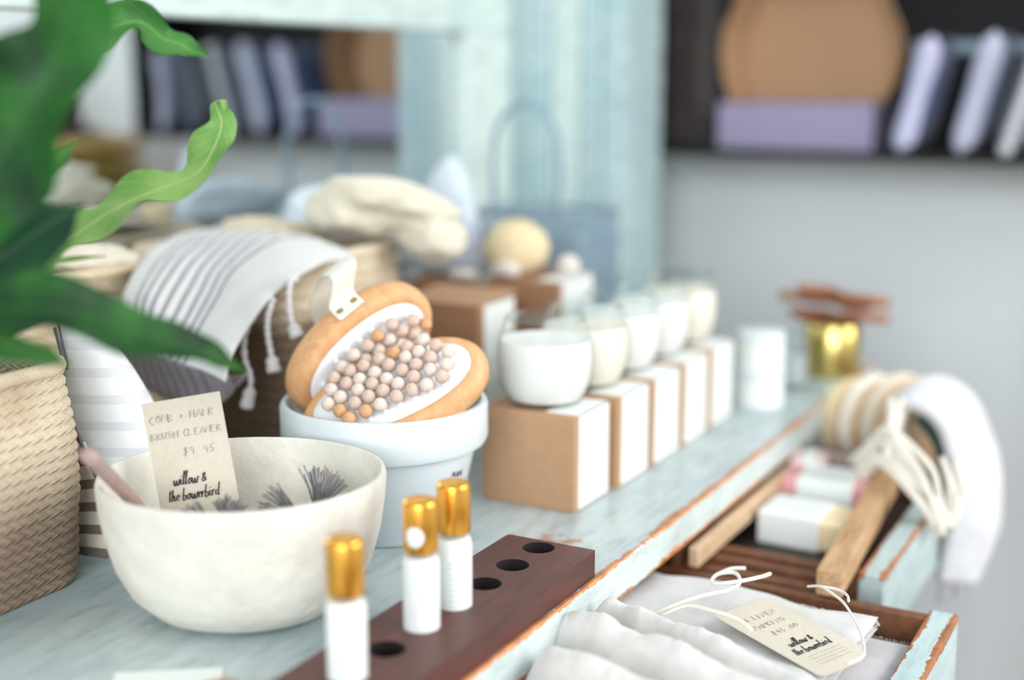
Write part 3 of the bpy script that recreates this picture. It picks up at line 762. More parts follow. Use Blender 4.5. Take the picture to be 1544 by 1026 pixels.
# ------------------------------------------------------------------ kraft boxes and candles
def printed(parent, V, F, mat, name='print', mtx=None):
    if mtx is not None: V = [tuple(mtx @ Vector(v)) for v in V]
    return new_obj(name, V, F, mat, parent, smooth=False)
def carton(label, x0, x1, y0, y1, h, loc_z=0, group=None, kr='kraft', lidgap=0, mrg=.008):
    cx, cy = (x0 + x1) / 2, (y0 + y1) / 2; a, b = (x1 - x0) / 2, (y1 - y0) / 2
    r = thing('kraft_box', label, 'box', (cx, cy, T + loc_z), group=group)
    box('carton', (-a, a, -b, b, 0, h), M[kr], r, bv=.0012)
    t = .0006
    # paper band wrapping the side that faces the shop and part of the top
    V, F = join(boxdata(a, a + t, -b + mrg, b - mrg * .6, .002, h + t), boxdata(a * .30, a + t, -b + mrg, b - mrg * .6, h, h + t))
    lb = new_obj('paper_band', V, F, M['label'], r, smooth=False)
    mt = Matrix(((0, 0, 1, a + t + .0003), (1, 0, 0, 0), (0, 1, 0, 0), (0, 0, 0, 1)))
    V, F = ribbon(rules(-b * .45, b * .45, [h * .74, h * .68, h * .62, h * .55, h * .40, h * .36]), .0014)
    printed(lb, V, F, M['grayprint'], 'small_print', mt)
    V, F = ribbon(rules(-b * .55, b * .45, [h * .10 + .003 * k for k in range(5)]), .0018)
    printed(lb, V, F, M['faint'], 'small_print', mt)
    return r
CB = 'kraft candle boxes in a row'
desc = ['nearest kraft candle box of the row, its plain end facing the camera', 'second kraft candle box from the front, under the second candle',
        'middle kraft candle box of the row of five', 'fourth kraft candle box from the front, just before the farthest one', 'farthest kraft candle box of the row, next to the white tins']
ys = [1.029, 1.1145, 1.197, 1.280, 1.363]
for i, y in enumerate(ys): carton(desc[i], -.592, -.497 if i == 0 else -.493, y, y + .0755, .089, group=CB)
cd = ['nearest white candle in a rounded glass, on the front kraft box', 'second white candle glass from the front, slightly cream wax', 'middle white candle glass of the five on kraft boxes',
      'fourth white candle glass from the front, on the fourth kraft box', 'farthest white candle glass of the row, before the grey wall']
def candle(label, x, y, z, s=1, cream=False):
    r = thing('glass_candle', label, 'candle', (x, y, T + z), group='white glass candles on kraft boxes')
    outer = [(0, 0), (.027, 0), (.0345, .003), (.0405, .012), (.0445, .026), (.0460, .043), (.0448, .058), (.0410, .072), (.0378, .083)]
    inner = [(.0362, .083), (.0394, .072), (.0432, .058), (.0444, .043), (.0428, .026), (.0388, .013), (.033, .0050), (0, .0040)]
    lathe('glass_jar', outer + [(.0370, .0836), (.0362, .083), (.0372, .080)], M['glass'], r, n=56)
    wax = [(0, .0043), (.0328, .0053), (.0385, .0133), (.0425, .026), (.0441, .043), (.0430, .0575), (.0415, .0615), (.037, .0605), (0, .060)]
    # outside of the glass is frosted by the wax behind it
    lathe('wax', wax, M['waxcream' if cream else 'wax'], r, n=56)
    tube('wick', [(0, 0, .0605), (.0005, 0, .067), (.0015, 0, .071)], .0009, M['cord'], r)
    r.scale = (s, s, s)
    return r
for i, y in enumerate(ys): candle(desc and cd[i], -.5475, y + .0395, .0892, .985 if i == 0 else .97, i in (1, 4))
TB = 'tall kraft boxes behind the candles'
carton('tall kraft box with slightly open lid behind the nearest candle', -.792, -.695, 1.20, 1.285, .146, group=TB, kr='kraftdark', mrg=.012)
carton('tall kraft box carrying the round loofah, behind the other tall box', -.778, -.681, 1.36, 1.46, .150, group=TB, kr='kraftdark', mrg=.012)
carton('tall kraft box under the blue-white pouch, furthest left of the tall boxes', -.882, -.782, 1.36, 1.45, .143, group=TB, kr='kraftdark', mrg=.012)
lf = box('cardboard_sheet', (-.05, .05, -.045, .05, 0, .0025), M['kraft'], None, (-.745, 1.242, T + .1475), (math.radians(2), 0, .06), .0005)
tag(lf, 'thin kraft lid sheet lying loose on the tall box behind the candle', 'card')
# spherical loofah, shells and small bits
tag(blob('round_loofah', (.041, .039, .036), M['loofah'], None, (-.768, 1.42, T + .1515 + .0275), amp=.05, sc=3, seed=2), 'round golden loofah ball on a tall kraft box', 'loofah')
tag(blob('white_shell', (.013, .013, .014), M['pebble'], None, (-.697, 1.42, T + .1505 + .0115), amp=.2, seed=4, sub=3), 'small white shell right of the round loofah', 'shell')
tag(blob('cream_shell', (.018, .014, .011), M['pebble'], None, (-.757, 1.375, T + .1505 + .0088), amp=.25, seed=7, sub=3), 'cream shell in front of the round loofah', 'shell')
tag(blob('flat_pebble', (.02, .016, .008), M['pebble'], None, (-.815, 1.372, T + .143 + .0066), amp=.2, seed=8, sub=3), 'flat pale pebble left of the cream shell', 'pebble')
wp = thing('white_pouch', 'blue-white pointed cloth pouch standing on a tall kraft box', 'pouch', (-.850, 1.40, T + .1445))
puff('pouch_body', [(-.042, 0), (-.040, .07), (-.022, .125), (.004, .147), (.022, .12), (.034, .07), (.042, 0)], .045, M['bluecloth'], wp, rot=(0, 0, .35))
tube('pouch_trim', cr([(.036, -.0, .07), (.042, -.004, .04), (.046, -.002, .01)], 5), .003, M['cushion'], wp)

# wire basket
wb = thing('wire_basket', 'blue-grey wire basket with tall arched handle before the cupboard', 'basket', (-.872, 1.70, T))
a, b, h = .088, .06, .195
parts = []
for z in [.002, .03, .06, .09, .12, .15]:
    parts.append(tubedata([(-a, -b, z), (a, -b, z), (a, b, z), (-a, b, z), (-a, -b, z)], .0016, 6))
for k in range(13):
    x = -a + 2 * a * k / 12
    for y in (-b, b): parts.append(tubedata([(x, y, .002), (x, y, h)], .0013, 6))
for k in range(1, 9):
    y = -b + 2 * b * k / 9
    for x in (-a, a): parts.append(tubedata([(x, y, .002), (x, y, h)], .0013, 6))
    parts.append(tubedata([(-a, y, .002), (a, y, .002)], .0013, 6))
v, f = join(*parts); new_obj('wire_cage', v, f, M['wire'], wb)
tube('rim', [(-a, -b, h), (a, -b, h), (a, b, h), (-a, b, h), (-a, -b, h)], .004, M['wire'], wb)
for yy in (-b,):
    tube('handle', cr([(-.05, yy, h), (-.052, yy, .26), (-.047, yy, .31), (-.025, yy, .34), (0, yy, .35), (.025, yy, .34), (.047, yy, .31), (.052, yy, .26), (.05, yy, h)], 6), .0045, M['wire'], wb)
ln = box('basket_liner', (-a + .004, a - .004, -b + .004, b - .004, .004, h - .02), M['wiremesh'], wb, bv=.006)

# tins, jar, brass canister, scoops
def tin(label, x, y, z, r, h, glass=False):
    t = thing('white_tin', label, 'tin', (x, y, T + z), group='white tins at the far end')
    lathe('tin_body', [(0, 0), (r, 0), (r, h * .72), (0, h * .72)], M['label'], t, n=40)
    lathe('tin_lid', [(r * .9, h * .72), (r * 1.03, h * .72), (r * 1.03, h - .001), (r * .98, h), (0, h)], M['white_glaze'], t, n=40)
    return t
tin('lower white tin of the stack past the candle boxes', -.482, 1.505, 0, .029, .046)
tin('upper white tin standing on the lower tin past the candle boxes', -.482, 1.505, .046, .028, .044)
j = thing('glass_jar', 'small empty glass jar beside the brass canister', 'jar', (-.480, 1.61, T))
lathe('jar_body', [(0, 0), (.024, 0), (.027, .003), (.027, .06), (.022, .068), (.022, .074), (.020, .074), (.020, .068), (.025, .06), (.025, .005), (0, .004)], M['glass'], j, n=36)
lathe('salt_filling', [(0, .0045), (.0245, .0055), (.0245, .040), (0, .041)], M['grayprint'], j, n=30)
bc = thing('brass_canister', 'shiny brass canister near the far table corner', 'canister', (-.447, 1.70, T))
lathe('canister_body', [(0, 0), (.035, 0), (.036, .002), (.036, .068), (.0345, .070), (.033, .070), (.033, .006), (0, .005)], M['brass'], bc, n=48)
def scoop(label, x, y, z, ang, tilt):
    s = thing('wooden_scoop', label, 'scoop', (x, y, T + z), (0, tilt, ang), 'wooden scoops on the brass canister')
    lathe('scoop_bowl', [(0, 0), (.012, .001), (.021, .006), (.025, .014), (.023, .014), (.018, .008), (0, .004)], M['brownscoop'], s, n=28, sx=1.25)
    tube('handle', [(.026, 0, .010), (.05, 0, .0105), (.085, 0, .0115), (.10, 0, .012)], .006, M['brownscoop'], s, 10, lambda t: .8 + .35 * t)
    return s
scoop('reddish wooden scoop pointing right across the brass canister', -.475, 1.69, .0705, math.radians(2), math.radians(0))
scoop('reddish wooden scoop pointing left on top of the canister', -.425, 1.715, .085, math.radians(178), math.radians(0))
scoop('topmost reddish wooden scoop, lying askew over the other scoops', -.47, 1.70, .099, math.radians(-16), math.radians(3))

# ------------------------------------------------------------------ pot with massage brushes
pot = thing('white_pot', 'white glazed flowerpot holding two wooden massage brushes', 'pot', (-.630, .925, T))
PR = .0885
prof = [(0, 0), (.060, 0), (.0625, .002), (.0775, .070), (.0795, .0775), (.0875, .0785), (.0895, .083), (PR + .001, .111), (PR - .0005, .114), (PR - .004, .1145), (PR - .0065, .112), (.079, .076), (.072, .068), (.056, .006), (0, .005)]
lathe('pot_body', prof, M['white_glaze'], pot, n=72)
V, F = ribbon([[( -.004, 0), (0, .006), (.001, .012)], [(0, 0), (.003, .005), (.0045, .010)], [(-.007, .001), (-.006, .005), (-.0055, .007)]], .0016)
mk = new_obj('leaf_mark', [(v[0], v[1], v[2]) for v in V], F, M['zip'], pot, smooth=False)
ang = math.radians(0); mk.matrix_basis = Matrix.Translation((.0762 * math.cos(ang), .0762 * math.sin(ang), .056)) @ Matrix.Rotation(ang + math.pi / 2, 4, 'Z') @ Matrix.Rotation(math.radians(90 - 12), 4, 'X') @ Matrix.Scale(1.4, 4)
def ellsweep(prof, a, b, n=72):
    V, F = [], []
    for d, z in prof:
        for k in range(n):
            t = 2 * math.pi * k / n; ex = abs(math.cos(t)) ** .92 * (1 if math.cos(t) > 0 else -1); ey = abs(math.sin(t)) ** .92 * (1 if math.sin(t) > 0 else -1)
            V.append(((a - d) * ex, (b - d) * ey, z))
    for i in range(len(prof) - 1):
        for k in range(n): F.append((i * n + k, i * n + (k + 1) % n, (i + 1) * n + (k + 1) % n, (i + 1) * n + k))
    F.append(tuple(reversed(range(n)))); F.append(tuple((len(prof) - 1) * n + k for k in range(n)))
    return V, F
def uv_sphere(r, c, nu=12, nv=8):
    V, F = [], []
    for i in range(nv + 1):
        for k in range(nu):
            p = math.pi * i / nv; t = 2 * math.pi * k / nu
            V.append((c[0] + r * math.sin(p) * math.cos(t), c[1] + r * math.sin(p) * math.sin(t), c[2] + r * math.cos(p)))
    for i in range(nv):
        for k in range(nu): F.append((i * nu + k, (i + 1) * nu + k, (i + 1) * nu + (k + 1) % nu, i * nu + (k + 1) % nu))
    return V, F
s1 = uv_sphere(.0060, (0, 0, .0105)); s2 = lathedata([(0, -.003), (.0036, -.003), (.003, .0), (.0026, .007), (0, .007)], 10)
KN = []
for kk in ('knob', 'knob2', 'knob3'):
    V, F = join(s1, s2); me = bpy.data.meshes.new('massage_knob'); me.from_pydata(V, [], F); me.materials.append(M[kk]); me.materials.append(M['rubber'])
    for i, p in enumerate(me.polygons): p.material_index = 0 if i < len(s1[1]) else 1
    me.shade_smooth(); KN.append(me)
def basis(x, n, loc):
    n = Vector(n).normalized(); x = Vector(x); x = (x - n * x.dot(n)).normalized(); y = n.cross(x)
    m = Matrix((x, y, n)).transposed().to_4x4(); m.translation = Vector(loc); return m
yaw, pit = math.radians(28.6), math.radians(11.39)
cR = Vector((math.cos(yaw), math.sin(yaw), 0)); cF = Vector((-math.sin(yaw) * math.cos(pit), math.cos(yaw) * math.cos(pit), -math.sin(pit))); cU = cR.cross(cF)
def cv(r, u, w): return cR * r + cU * u - cF * w
def massage_brush(label, a, b, th, mtx, strap=True):
    r = thing('massage_brush', label, 'brush', group='wooden massage brushes in the white pot'); r.matrix_basis = mtx
    e = [(.012, -th / 2), (.004, -th / 2 + .002), (.0008, -th / 2 + .007), (0, 0), (.0008, th / 2 - .007), (.004, th / 2 - .002), (.010, th / 2), (.0125, th / 2 - .001), (.0135, th / 2 - .004)]
    V, F = ellsweep(e, a, b); new_obj('wooden_body', V, F, M['beech'], r)
    V, F = ellsweep([(.0125, th / 2 - .006), (.0128, th / 2 + .0005), (.015, th / 2 + .002), (.024, th / 2 + .003), (b - .004, th / 2 + .0035)], a, b); new_obj('rubber_pad', V, F, M['rubber'], r)
    k = 0; pa, pb = a - .0175, b - .0165
    rows = int(pb * 2 / .0122)
    for i in range(-4, 5):
        y = i * .0118
        for jx in range(-7, 8):
            x = (jx + (.5 if i % 2 else 0)) * .0135
            if (x / pa) ** 2 + (y / pb) ** 2 < 1.0:
                o = bpy.data.objects.new('massage_knob', KN[random.choice((0, 0, 0, 1, 2, 2))]); COL.objects.link(o); o.parent = r
                o.location = (x, y, th / 2 + .003); o.rotation_euler = (random.uniform(-.12, .12), random.uniform(-.12, .12), 0)
    if strap:
        # canvas hand strap: from one long side over the back to the other
        pts = [(.009, b - .001, th * .34), (.009, b + .0012, 0), (.011, b + .007, -th * .22), (.024, b + .026, -th * .20), (.022, b + .022, -th * .5 - .008), (.014, b + .006, -th * .5 - .020), (.004, b * .8, -th * .5 - .026), (0, 0, -th * .5 - .032), (0, -b * .8, -th * .5 - .022), (0, -b - .003, -th * .35), (0, -b - .0012, 0), (0, -b + .001, th * .3)]
        rowsS = [[(p[0] + dx, p[1], p[2]) for p in pts] for dx in (-.0135, 0, .0135)]
        V, F, UV = griddata(rowsS, 6); so = new_obj('hand_strap', V, F, M['canvas'], r, uvs=UV); s = so.modifiers.new('s', 'SOLIDIFY'); s.thickness = .0016
        for sy in (1, -1):
            for dx in (-.0075, .0075):
                lathe('stud', [(0, 0), (.0038, 0), (.0038, .0008), (.0028, .0016), (0, .002)], M['stud'], so, (dx + (.009 if sy > 0 else 0), sy * (b + .001), .0015), (-sy * math.pi / 2, 0, 0), 20)
    return r
def at(px, py, dep):
    return Vector((0, 0, T + .39)) + cF * dep + cR * ((px - 772) / 2000 * dep) - cU * ((py - 513) / 2000 * dep)
# front brush, knobs towards the viewer, and rear brush standing behind it (world positions baked)
mB = basis(cv(.90, .40, -.10), cv(-.20, .64, .74), (-.6045, .905, T + .1225))
mA = basis(cv(.78, .58, -.20), cv(.60, -.42, .68), (-.6600, .9330, T + .1530))
massage_brush('front wooden massage brush with pale knobs, its oval face turned up', .083, .047, .026, mB)
massage_brush('rear wooden massage brush on edge, canvas strap and two brass studs on top', .074, .048, .030, mA)

# ------------------------------------------------------------------ bowl, card, comb cleaners
bowl = thing('ceramic_bowl', 'large handmade off-white ceramic bowl with a price card inside', 'bowl', (-.618, .722, T))
bp = [(0, .0015), (.045, .0), (.058, .0015), (.072, .0075), (.086, .021), (.0955, .040), (.1015, .062), (.105, .084), (.1063, .101), (.1052, .1045), (.1028, .105), (.1005, .102), (.0985, .084), (.094, .060), (.086, .036), (.07, .018), (.045, .009), (0, .008)]
bb_ = lathe('bowl_body', bp, M['ceramic'], bowl, n=96, wob=.012, seed=3); bb_.scale = (.985, .90, 1); bb_.rotation_euler.z = math.radians(28.6)
def card_text(parent, w, h, pencil_rows, z=.0004, top=.0):
    """w,h of card; local x right, y up, origin bottom-left"""
    L = []
    for (t, x, y, s) in pencil_rows: L += caps_lines(t, s, x, y)
    V, F = ribbon(L, .00055, z); new_obj('pencil_writing', V, F, M['pencil'], parent, smooth=False)
card = thing('price_card', 'recycled card with pencilled price and black script standing in the bowl', 'card')
card.matrix_basis = basis((.047, .027, .009), (.46, -.86, .13), (-.6745, .7010, T + .0440))
CW, CH = .0590, .108
box('card_sheet', (0, CW, 0, CH, -.0008, 0), M['kraftpaper'], card, bv=0)
card_text(card, CW, CH, [('COMB + HAIR', .0035, CH - .016, .0056), ('BRUSH CLEANER', .0025, CH - .0285, .0050), ('$9.95', .024, CH - .043, .0060)])
V, F = ribbon(script_lines('willow &', .0044, .013, CH - .0640) + script_lines('the bowerbird', .0044, .0075, CH - .0755), .00072, .0005)
new_obj('script_lettering', V, F, M['ink'], card, smooth=False)
card['label'] = card['label']
def comb_cleaner(label, loc, az, tilt, roll=0, spread=.8, ln=.028):
    r = thing('comb_cleaner', label, 'brush', (loc[0], loc[1], T + loc[2]), (tilt, roll, az), 'comb cleaners in the ceramic bowl')
    tube('handle', [(0, 0, -.045), (0, 0, -.02), (0, 0, 0), (0, 0, .004)], .0042, M['beech'], r, 12, lambda t: .7 + .4 * t)
    parts = []
    for k in range(30):
        t = (k / 29 - .5) * 2 * spread; q = random.uniform(-.12, .12)
        L = ln * random.uniform(.85, 1.05)
        p0 = Vector((.003 * t, .003 * q, .003)); p2 = Vector((math.sin(t) * L, q * L, math.cos(t) * L + .002)); p1 = (p0 + p2) / 2 + Vector((random.uniform(-.001, .001), random.uniform(-.001, .001), .002))
        parts.append(tubedata([p0, p1, p2], .00055, 5))
    v, f = join(*parts); new_obj('bristles', v, f, M['bristle'], r)
    return r
comb_cleaner('grey bristle comb cleaner fanned upright at the right of the bowl', (-.573, .750, .071), .5, -.15, .25, .62, .034)
comb_cleaner('comb cleaner with bristles splayed left of the upright one in the bowl', (-.572, .735, .070), .4, .2, -1.0, .5, .034)
comb_cleaner('comb cleaner with wooden ferrule just right of the price card', (-.610, .692, .067), .5, -.15, .15, .55, .026)
comb_cleaner('comb cleaner lying leftward against the price card', (-.609, .690, .068), .5, .3, -.95, .45, .034)
comb_cleaner('comb cleaner partly hidden in front of the price card script', (-.622, .668, .062), .5, .2, -1.15, .4, .028)
hd = tube('wooden_spoon', cr([(-.684, .718, .040), (-.680, .692, .064), (-.672, .663, .0945), (-.6545, .610, .142)], 6), .0046, M['pinkwood'], None, 12, lambda t: .9 + .3 * t, (0, 0, T))
tag(hd, 'pinkish wooden handle leaning over the left rim of the ceramic bowl', 'utensil')

# ------------------------------------------------------------------ walnut holder with roll-on bottles
hx, hy0, hy1, hh = -.4585, .545, .9015, .0215
def holder():
    root = thing('bottle_holder', 'long dark walnut block with drilled holes holding roll-on bottles', 'holder', (hx, .9015, T))
    a0, a1, b0, b1 = -.0365, .0425, hy0 - .9015, 0
    holes = [-.0165 - .0430 * k for k in range(8)]; R = .0128
    bm = bmesh.new()
    N_ = 28; V, F = [], []
    # top face: strips around each hole
    def add(p): V.append(p); return len(V) - 1
    y_edges = [b1] + [(holes[i] + holes[i + 1]) / 2 for i in range(7)] + [b0]
    for i, c in enumerate(holes):
        y1_, y0_ = y_edges[i], y_edges[i + 1]; out, inn, bot = [], [], []
        for k in range(N_):
            t = 2 * math.pi * k / N_ + math.pi / N_; dx, dy = math.cos(t), math.sin(t)
            tx = ((a1 if dx > 0 else -a0) / abs(dx)) if abs(dx) > 1e-6 else 9
            ty = (((y1_ - c) if dy > 0 else (c - y0_)) / abs(dy)) if abs(dy) > 1e-6 else 9
            q = min(tx, ty); out.append(add((dx * q, c + dy * q, hh))); inn.append(add((dx * R, c + dy * R, hh))); bot.append(add((dx * R, c + dy * R, hh - .019)))
        # corners
        for k in range(N_):
            k2 = (k + 1) % N_
            po_, pn_ = V[out[k]], V[out[k2]]
            if abs(po_[0] - pn_[0]) > 1e-5 and abs(po_[1] - pn_[1]) > 1e-5:
                cxr = a1 if (po_[0] + pn_[0]) > 0 else a0; cyr = y1_ if (po_[1] + pn_[1]) / 2 > c else y0_
                cn = add((cxr, cyr, hh)); F.append((inn[k], out[k], cn, out[k2], inn[k2]))
            else: F.append((inn[k], out[k], out[k2], inn[k2]))
            F.append((bot[k], inn[k], inn[k2], bot[k2]))
        F.append(tuple(bot))
    e = .003
    n0 = len(V)
    V += [(a0, b0, 0), (a1, b0, 0), (a1, b1, 0), (a0, b1, 0), (a0, b0, hh), (a1, b0, hh), (a1, b1, hh), (a0, b1, hh)]
    for q in ((0, 3, 2, 1), (0, 1, 5, 4), (1, 2, 6, 5), (2, 3, 7, 6), (3, 0, 4, 7)): F.append(tuple(n0 + i for i in q))
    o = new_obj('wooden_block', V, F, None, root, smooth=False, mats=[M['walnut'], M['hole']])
    b_ = bmesh.new(); b_.from_mesh(o.data); bmesh.ops.remove_doubles(b_, verts=b_.verts, dist=1e-5); bmesh.ops.recalc_face_normals(b_, faces=b_.faces)
    eds = []
    for ed in b_.edges:
        p, q = ed.verts[0].co, ed.verts[1].co
        on = lambda v: abs(v.z - hh) < 1e-5 and (abs(v.x - a0) < 1e-5 or abs(v.x - a1) < 1e-5 or abs(v.y - b1) < 1e-5)
        if on(p) and on(q) and (abs(p.x - q.x) < 1e-5 or abs(p.y - q.y) < 1e-5) and not (abs(p.y - q.y) < 1e-5 and abs(p.y - b1) > 1e-5): eds.append(ed)
        elif abs(p.x - q.x) < 1e-5 and abs(p.y - q.y) < 1e-5 and abs(p.z - q.z) > .01 and abs(abs(p.y - b1)) < 1e-5: eds.append(ed)
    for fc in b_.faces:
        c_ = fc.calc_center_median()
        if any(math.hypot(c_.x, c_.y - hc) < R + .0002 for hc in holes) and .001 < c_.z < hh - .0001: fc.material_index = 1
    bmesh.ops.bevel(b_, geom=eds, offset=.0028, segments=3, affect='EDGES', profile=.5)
    b_.to_mesh(o.data); b_.free()
    return root, holes
hr, holes = holder()
def rollon(label, k, capsticker=False):
    y = .9015 + holes[k]; r = thing('roll_on_bottle', label, 'bottle', (hx, y, T + .0027), group='gold-capped roll-on bottles'); r.scale = (1.06, 1.06, 1.137)
    R = .0116
    lathe('bottle_body', [(0, 0), (R - .001, 0), (R, .001), (R, .058), (R - .001, .0605), (R - .003, .0612), (0, .0612)], M['wax'], r, n=36)
    lathe('paper_label', [(R + .0002, .006), (R + .0003, .0065), (R + .0003, .056), (R + .0002, .0565)], M['label'], r, n=36)
    V = []; F = []
    L = rules(-.004, .004, [.012 + .0035 * q for q in range(11)])
    V, F = ribbon(L, .0009); V = [((R + .0007) * math.cos(-1.05 + v[0] / R), (R + .0007) * math.sin(-1.05 + v[0] / R), v[1]) for v in V]
    new_obj('small_print', V, F, M['grayprint'], r, smooth=False)
    lathe('neck', [(.0085, .0613), (.0092, .0616), (.0092, .0640), (0, .0640)], M['glass'], r, n=30)
    c = lathe('gold_cap', [(.0098, .0642), (.0108, .0644), (.0112, .066), (.0112, .0935), (.0104, .0955), (.008, .0963), (0, .0963)], M['gold'], r, n=40)
    if capsticker:
        V, F = [], []
        for i in range(9):
            for q in range(9):
                u, v_ = (i / 8 - .5) * 2, (q / 8 - .5) * 2
                x_, z_ = u * math.sqrt(1 - v_ * v_ / 2) * .0062, v_ * math.sqrt(1 - u * u / 2) * .0062
                t = -1.35 + x_ / .0115; V.append((.0115 * math.cos(t), .0115 * math.sin(t), .0755 + z_))
        for i in range(8):
            for q in range(8): F.append((i * 9 + q, (i + 1) * 9 + q, (i + 1) * 9 + q + 1, i * 9 + q + 1))
        new_obj('round_sticker', V, F, M['label'], c)
    return r
rollon('farthest gold-capped roll-on bottle, right behind the stickered one', 3)
rollon('middle gold-capped roll-on bottle with a round white sticker on its cap', 4, True)
rollon('nearest, most blurred gold-capped roll-on bottle at the bottom of the photo', 6)

# ------------------------------------------------------------------ cards at the bottom edge
wc = box('white_card', (-.035, .035, -.025, .025, 0, .0012), M['label'], None, (-.577, .590, T + .0005), (0, 0, math.radians(35)), 0)
tag(wc, 'blurred white card on the tabletop at the bottom edge before the bowl', 'card')
gr = thing('gold_rimmed_jar', 'small white jar with gold-rimmed dark lid, cut by the bottom edge', 'jar', (-.520, .578, T))
lathe('jar_body', [(0, 0), (.014, 0), (.015, .001), (.015, .014), (0, .014)], M['label'], gr, n=32)
lathe('jar_lid', [(.0152, .0141), (.0158, .0145), (.0158, .0175), (.015, .0182), (0, .0182)], M['gold'], gr, n=32)

# ------------------------------------------------------------------ near drawer: linens, muslin, tag
NZ = -.058 - .065            # inside bottom of the near drawer
LG = 'folded linens in the near drawer'
def napkin(label, loc, wx, dy, L, th, mat, rz, seed, fringe=True):
    r = thing('folded_linen', label, 'linen', (loc[0], loc[1], T + loc[2]), (0, 0, rz), LG)
    folded('linen_cloth', wx, dy, L, th, M[mat], r, seed=seed, sag=.006)
    if fringe:
        parts = []
        H = L * th
        for k in range(95):
            y = -dy / 2 + dy * k / 94
            parts.append(tubedata([(wx / 2 - .002, y, H - th * .35), (wx / 2 + random.uniform(.001, .004), y + random.uniform(-.001, .001), H - th * .5)], .0005, 4))
        for k in range(80):
            x = -wx / 2 + wx * k / 79
            parts.append(tubedata([(x, dy / 2 - .002, H - th * .35), (x + random.uniform(-.001, .001), dy / 2 + random.uniform(.001, .004), H - th * .5)], .0005, 4))
        v, f = join(*parts); new_obj('fringe', v, f, M[mat], r)
    return r
napkin('grey folded linen with frayed edge filling the near drawer, bottom of the pile', (-.318, .910, NZ + .001), .232, .30, 5, .0108, 'linengrey', -.03, 3)
napkin('pale folded linen lying under the bowerbird tag in the near drawer', (-.335, .905, NZ + .060), .205, .27, 2, .009, 'linen', -.06, 8)
# muslin heap
def ridge(p, a, b, w, h):
    A, B = Vector(a), Vector(b); d = B - A; t = max(0, min(1, (p - A).dot(d) / d.length_squared)); q = (p - (A + d * t)).length / w
    return h * math.exp(-q * q) * (1 - .35 * t)
V, F = [], []; nx, ny = 90, 90
x0, x1, y0, y1 = -.426, -.202, .60, .905
for i in range(nx + 1):
    for j_ in range(ny + 1):
        u, v_ = i / nx, j_ / ny; xl = x0 + max(0, (.30 - v_ * .30 - .03)) * .16; x = xl + (x1 - xl) * u
        ymax = .912 - max(0, (x + .36)) * .36 - .05 * max(0, (-.395 - x)) / .03
        y = y0 + (ymax - y0) * v_
        p = Vector((x, y)); e = min(1, min(u, 1 - u) * 9, (1 - v_) * 8); e = math.sin(e * math.pi / 2) ** .6
        h = .004 + .016 * e
        h += ridge(p, (-.404, .888), (-.225, .838), .0135, .026) * e
        h += ridge(p, (-.412, .838), (-.215, .795), .018, .032) * e
        h += ridge(p, (-.40, .775), (-.21, .735), .022, .032) * e
        h += ridge(p, (-.40, .70), (-.21, .67), .024, .03) * e
        q = (p - Vector((-.388, .868))).length / .013; h -= .024 * math.exp(-q * q) * e
        q = (p - Vector((-.352, .858))).length / .012; h -= .012 * math.exp(-q * q) * e
        h += .010 * noise.noise(Vector((x * 22, y * 30, 1))) * e + .0022 * noise.noise(Vector((x * 60, y * 75, 2))) * e + .0012 * noise.noise(Vector((x * 200, y * 200, 2))) * e
        V.append((x + .32, y - .75, h))
for i in range(nx):
    for j_ in range(ny):
        a = i * (ny + 1) + j_; F.append((a, a + ny + 1, a + ny + 2, a + 1))
mus = new_obj('muslin_cloth', V, F, M['muslin'], None, (-.32, .75, T - .050))
so = mus.modifiers.new('s', 'SOLIDIFY'); so.thickness = .004; so.offset = -1
tag(mus, 'soft white muslin cloth in loose folds, nearest textile in the front drawer', 'cloth')
# tag
tg = thing('linen_tag', 'recycled card tag with black script lying on linen in the drawer', 'tag')
A_, B__, D_ = Vector((-.332, .942, 0)), Vector((-.305, .998, 0)), Vector((-.229, .878, 0))
xa = (B__ - A_).normalized()
tn = Vector((.06, -.06, 1))
TH_ = .112; TWD = .060
ya = Vector(tn).normalized().cross(Vector(xa)); 
Dn = ya * -TH_
tg.matrix_basis = basis(xa, tn, A_ + Dn + Vector((0, 0, T - .0310)))
pts = [(0, 0), (TWD, 0), (TWD, TH_), (0, TH_)]
ol = [(.004, 0), (TWD - .016, 0), (TWD - .006, .004), (TWD, .014), (TWD, TH_ - .001), (0, TH_ - .001), (0, .004)]
V = [(x, y, 0) for x, y in ol] + [(x, y, -.0008) for x, y in ol]; n = len(ol)
F = [tuple(range(n)), tuple(reversed(range(n, 2 * n)))] + [(i, i + n, (i + 1) % n + n, (i + 1) % n) for i in range(n)]
new_obj('card_sheet', V, F, M['kraftpaper'], tg, smooth=False)
card_text(tg, TWD, TH_, [('6 LINEN', .014, TH_ - .024, .0058), ('NAPKINS', .010, TH_ - .037, .0058), ('$45.00'.replace('0', 'O'), .017, TH_ - .050, .0056)])
V, F = ribbon(script_lines('willow &', .0044, .014, TH_ - .0700) + script_lines('the bowerbird', .0044, .0085, TH_ - .0815), .00072, .0005)
new_obj('script_lettering', V, F, M['ink'], tg, smooth=False)
V, F = ribbon(rules(.012, .048, [TH_ - .0875, TH_ - .0915, TH_ - .0955, TH_ - .0995]), .0007, .0005)
new_obj('small_print', V, F, M['pencil'], tg, smooth=False)
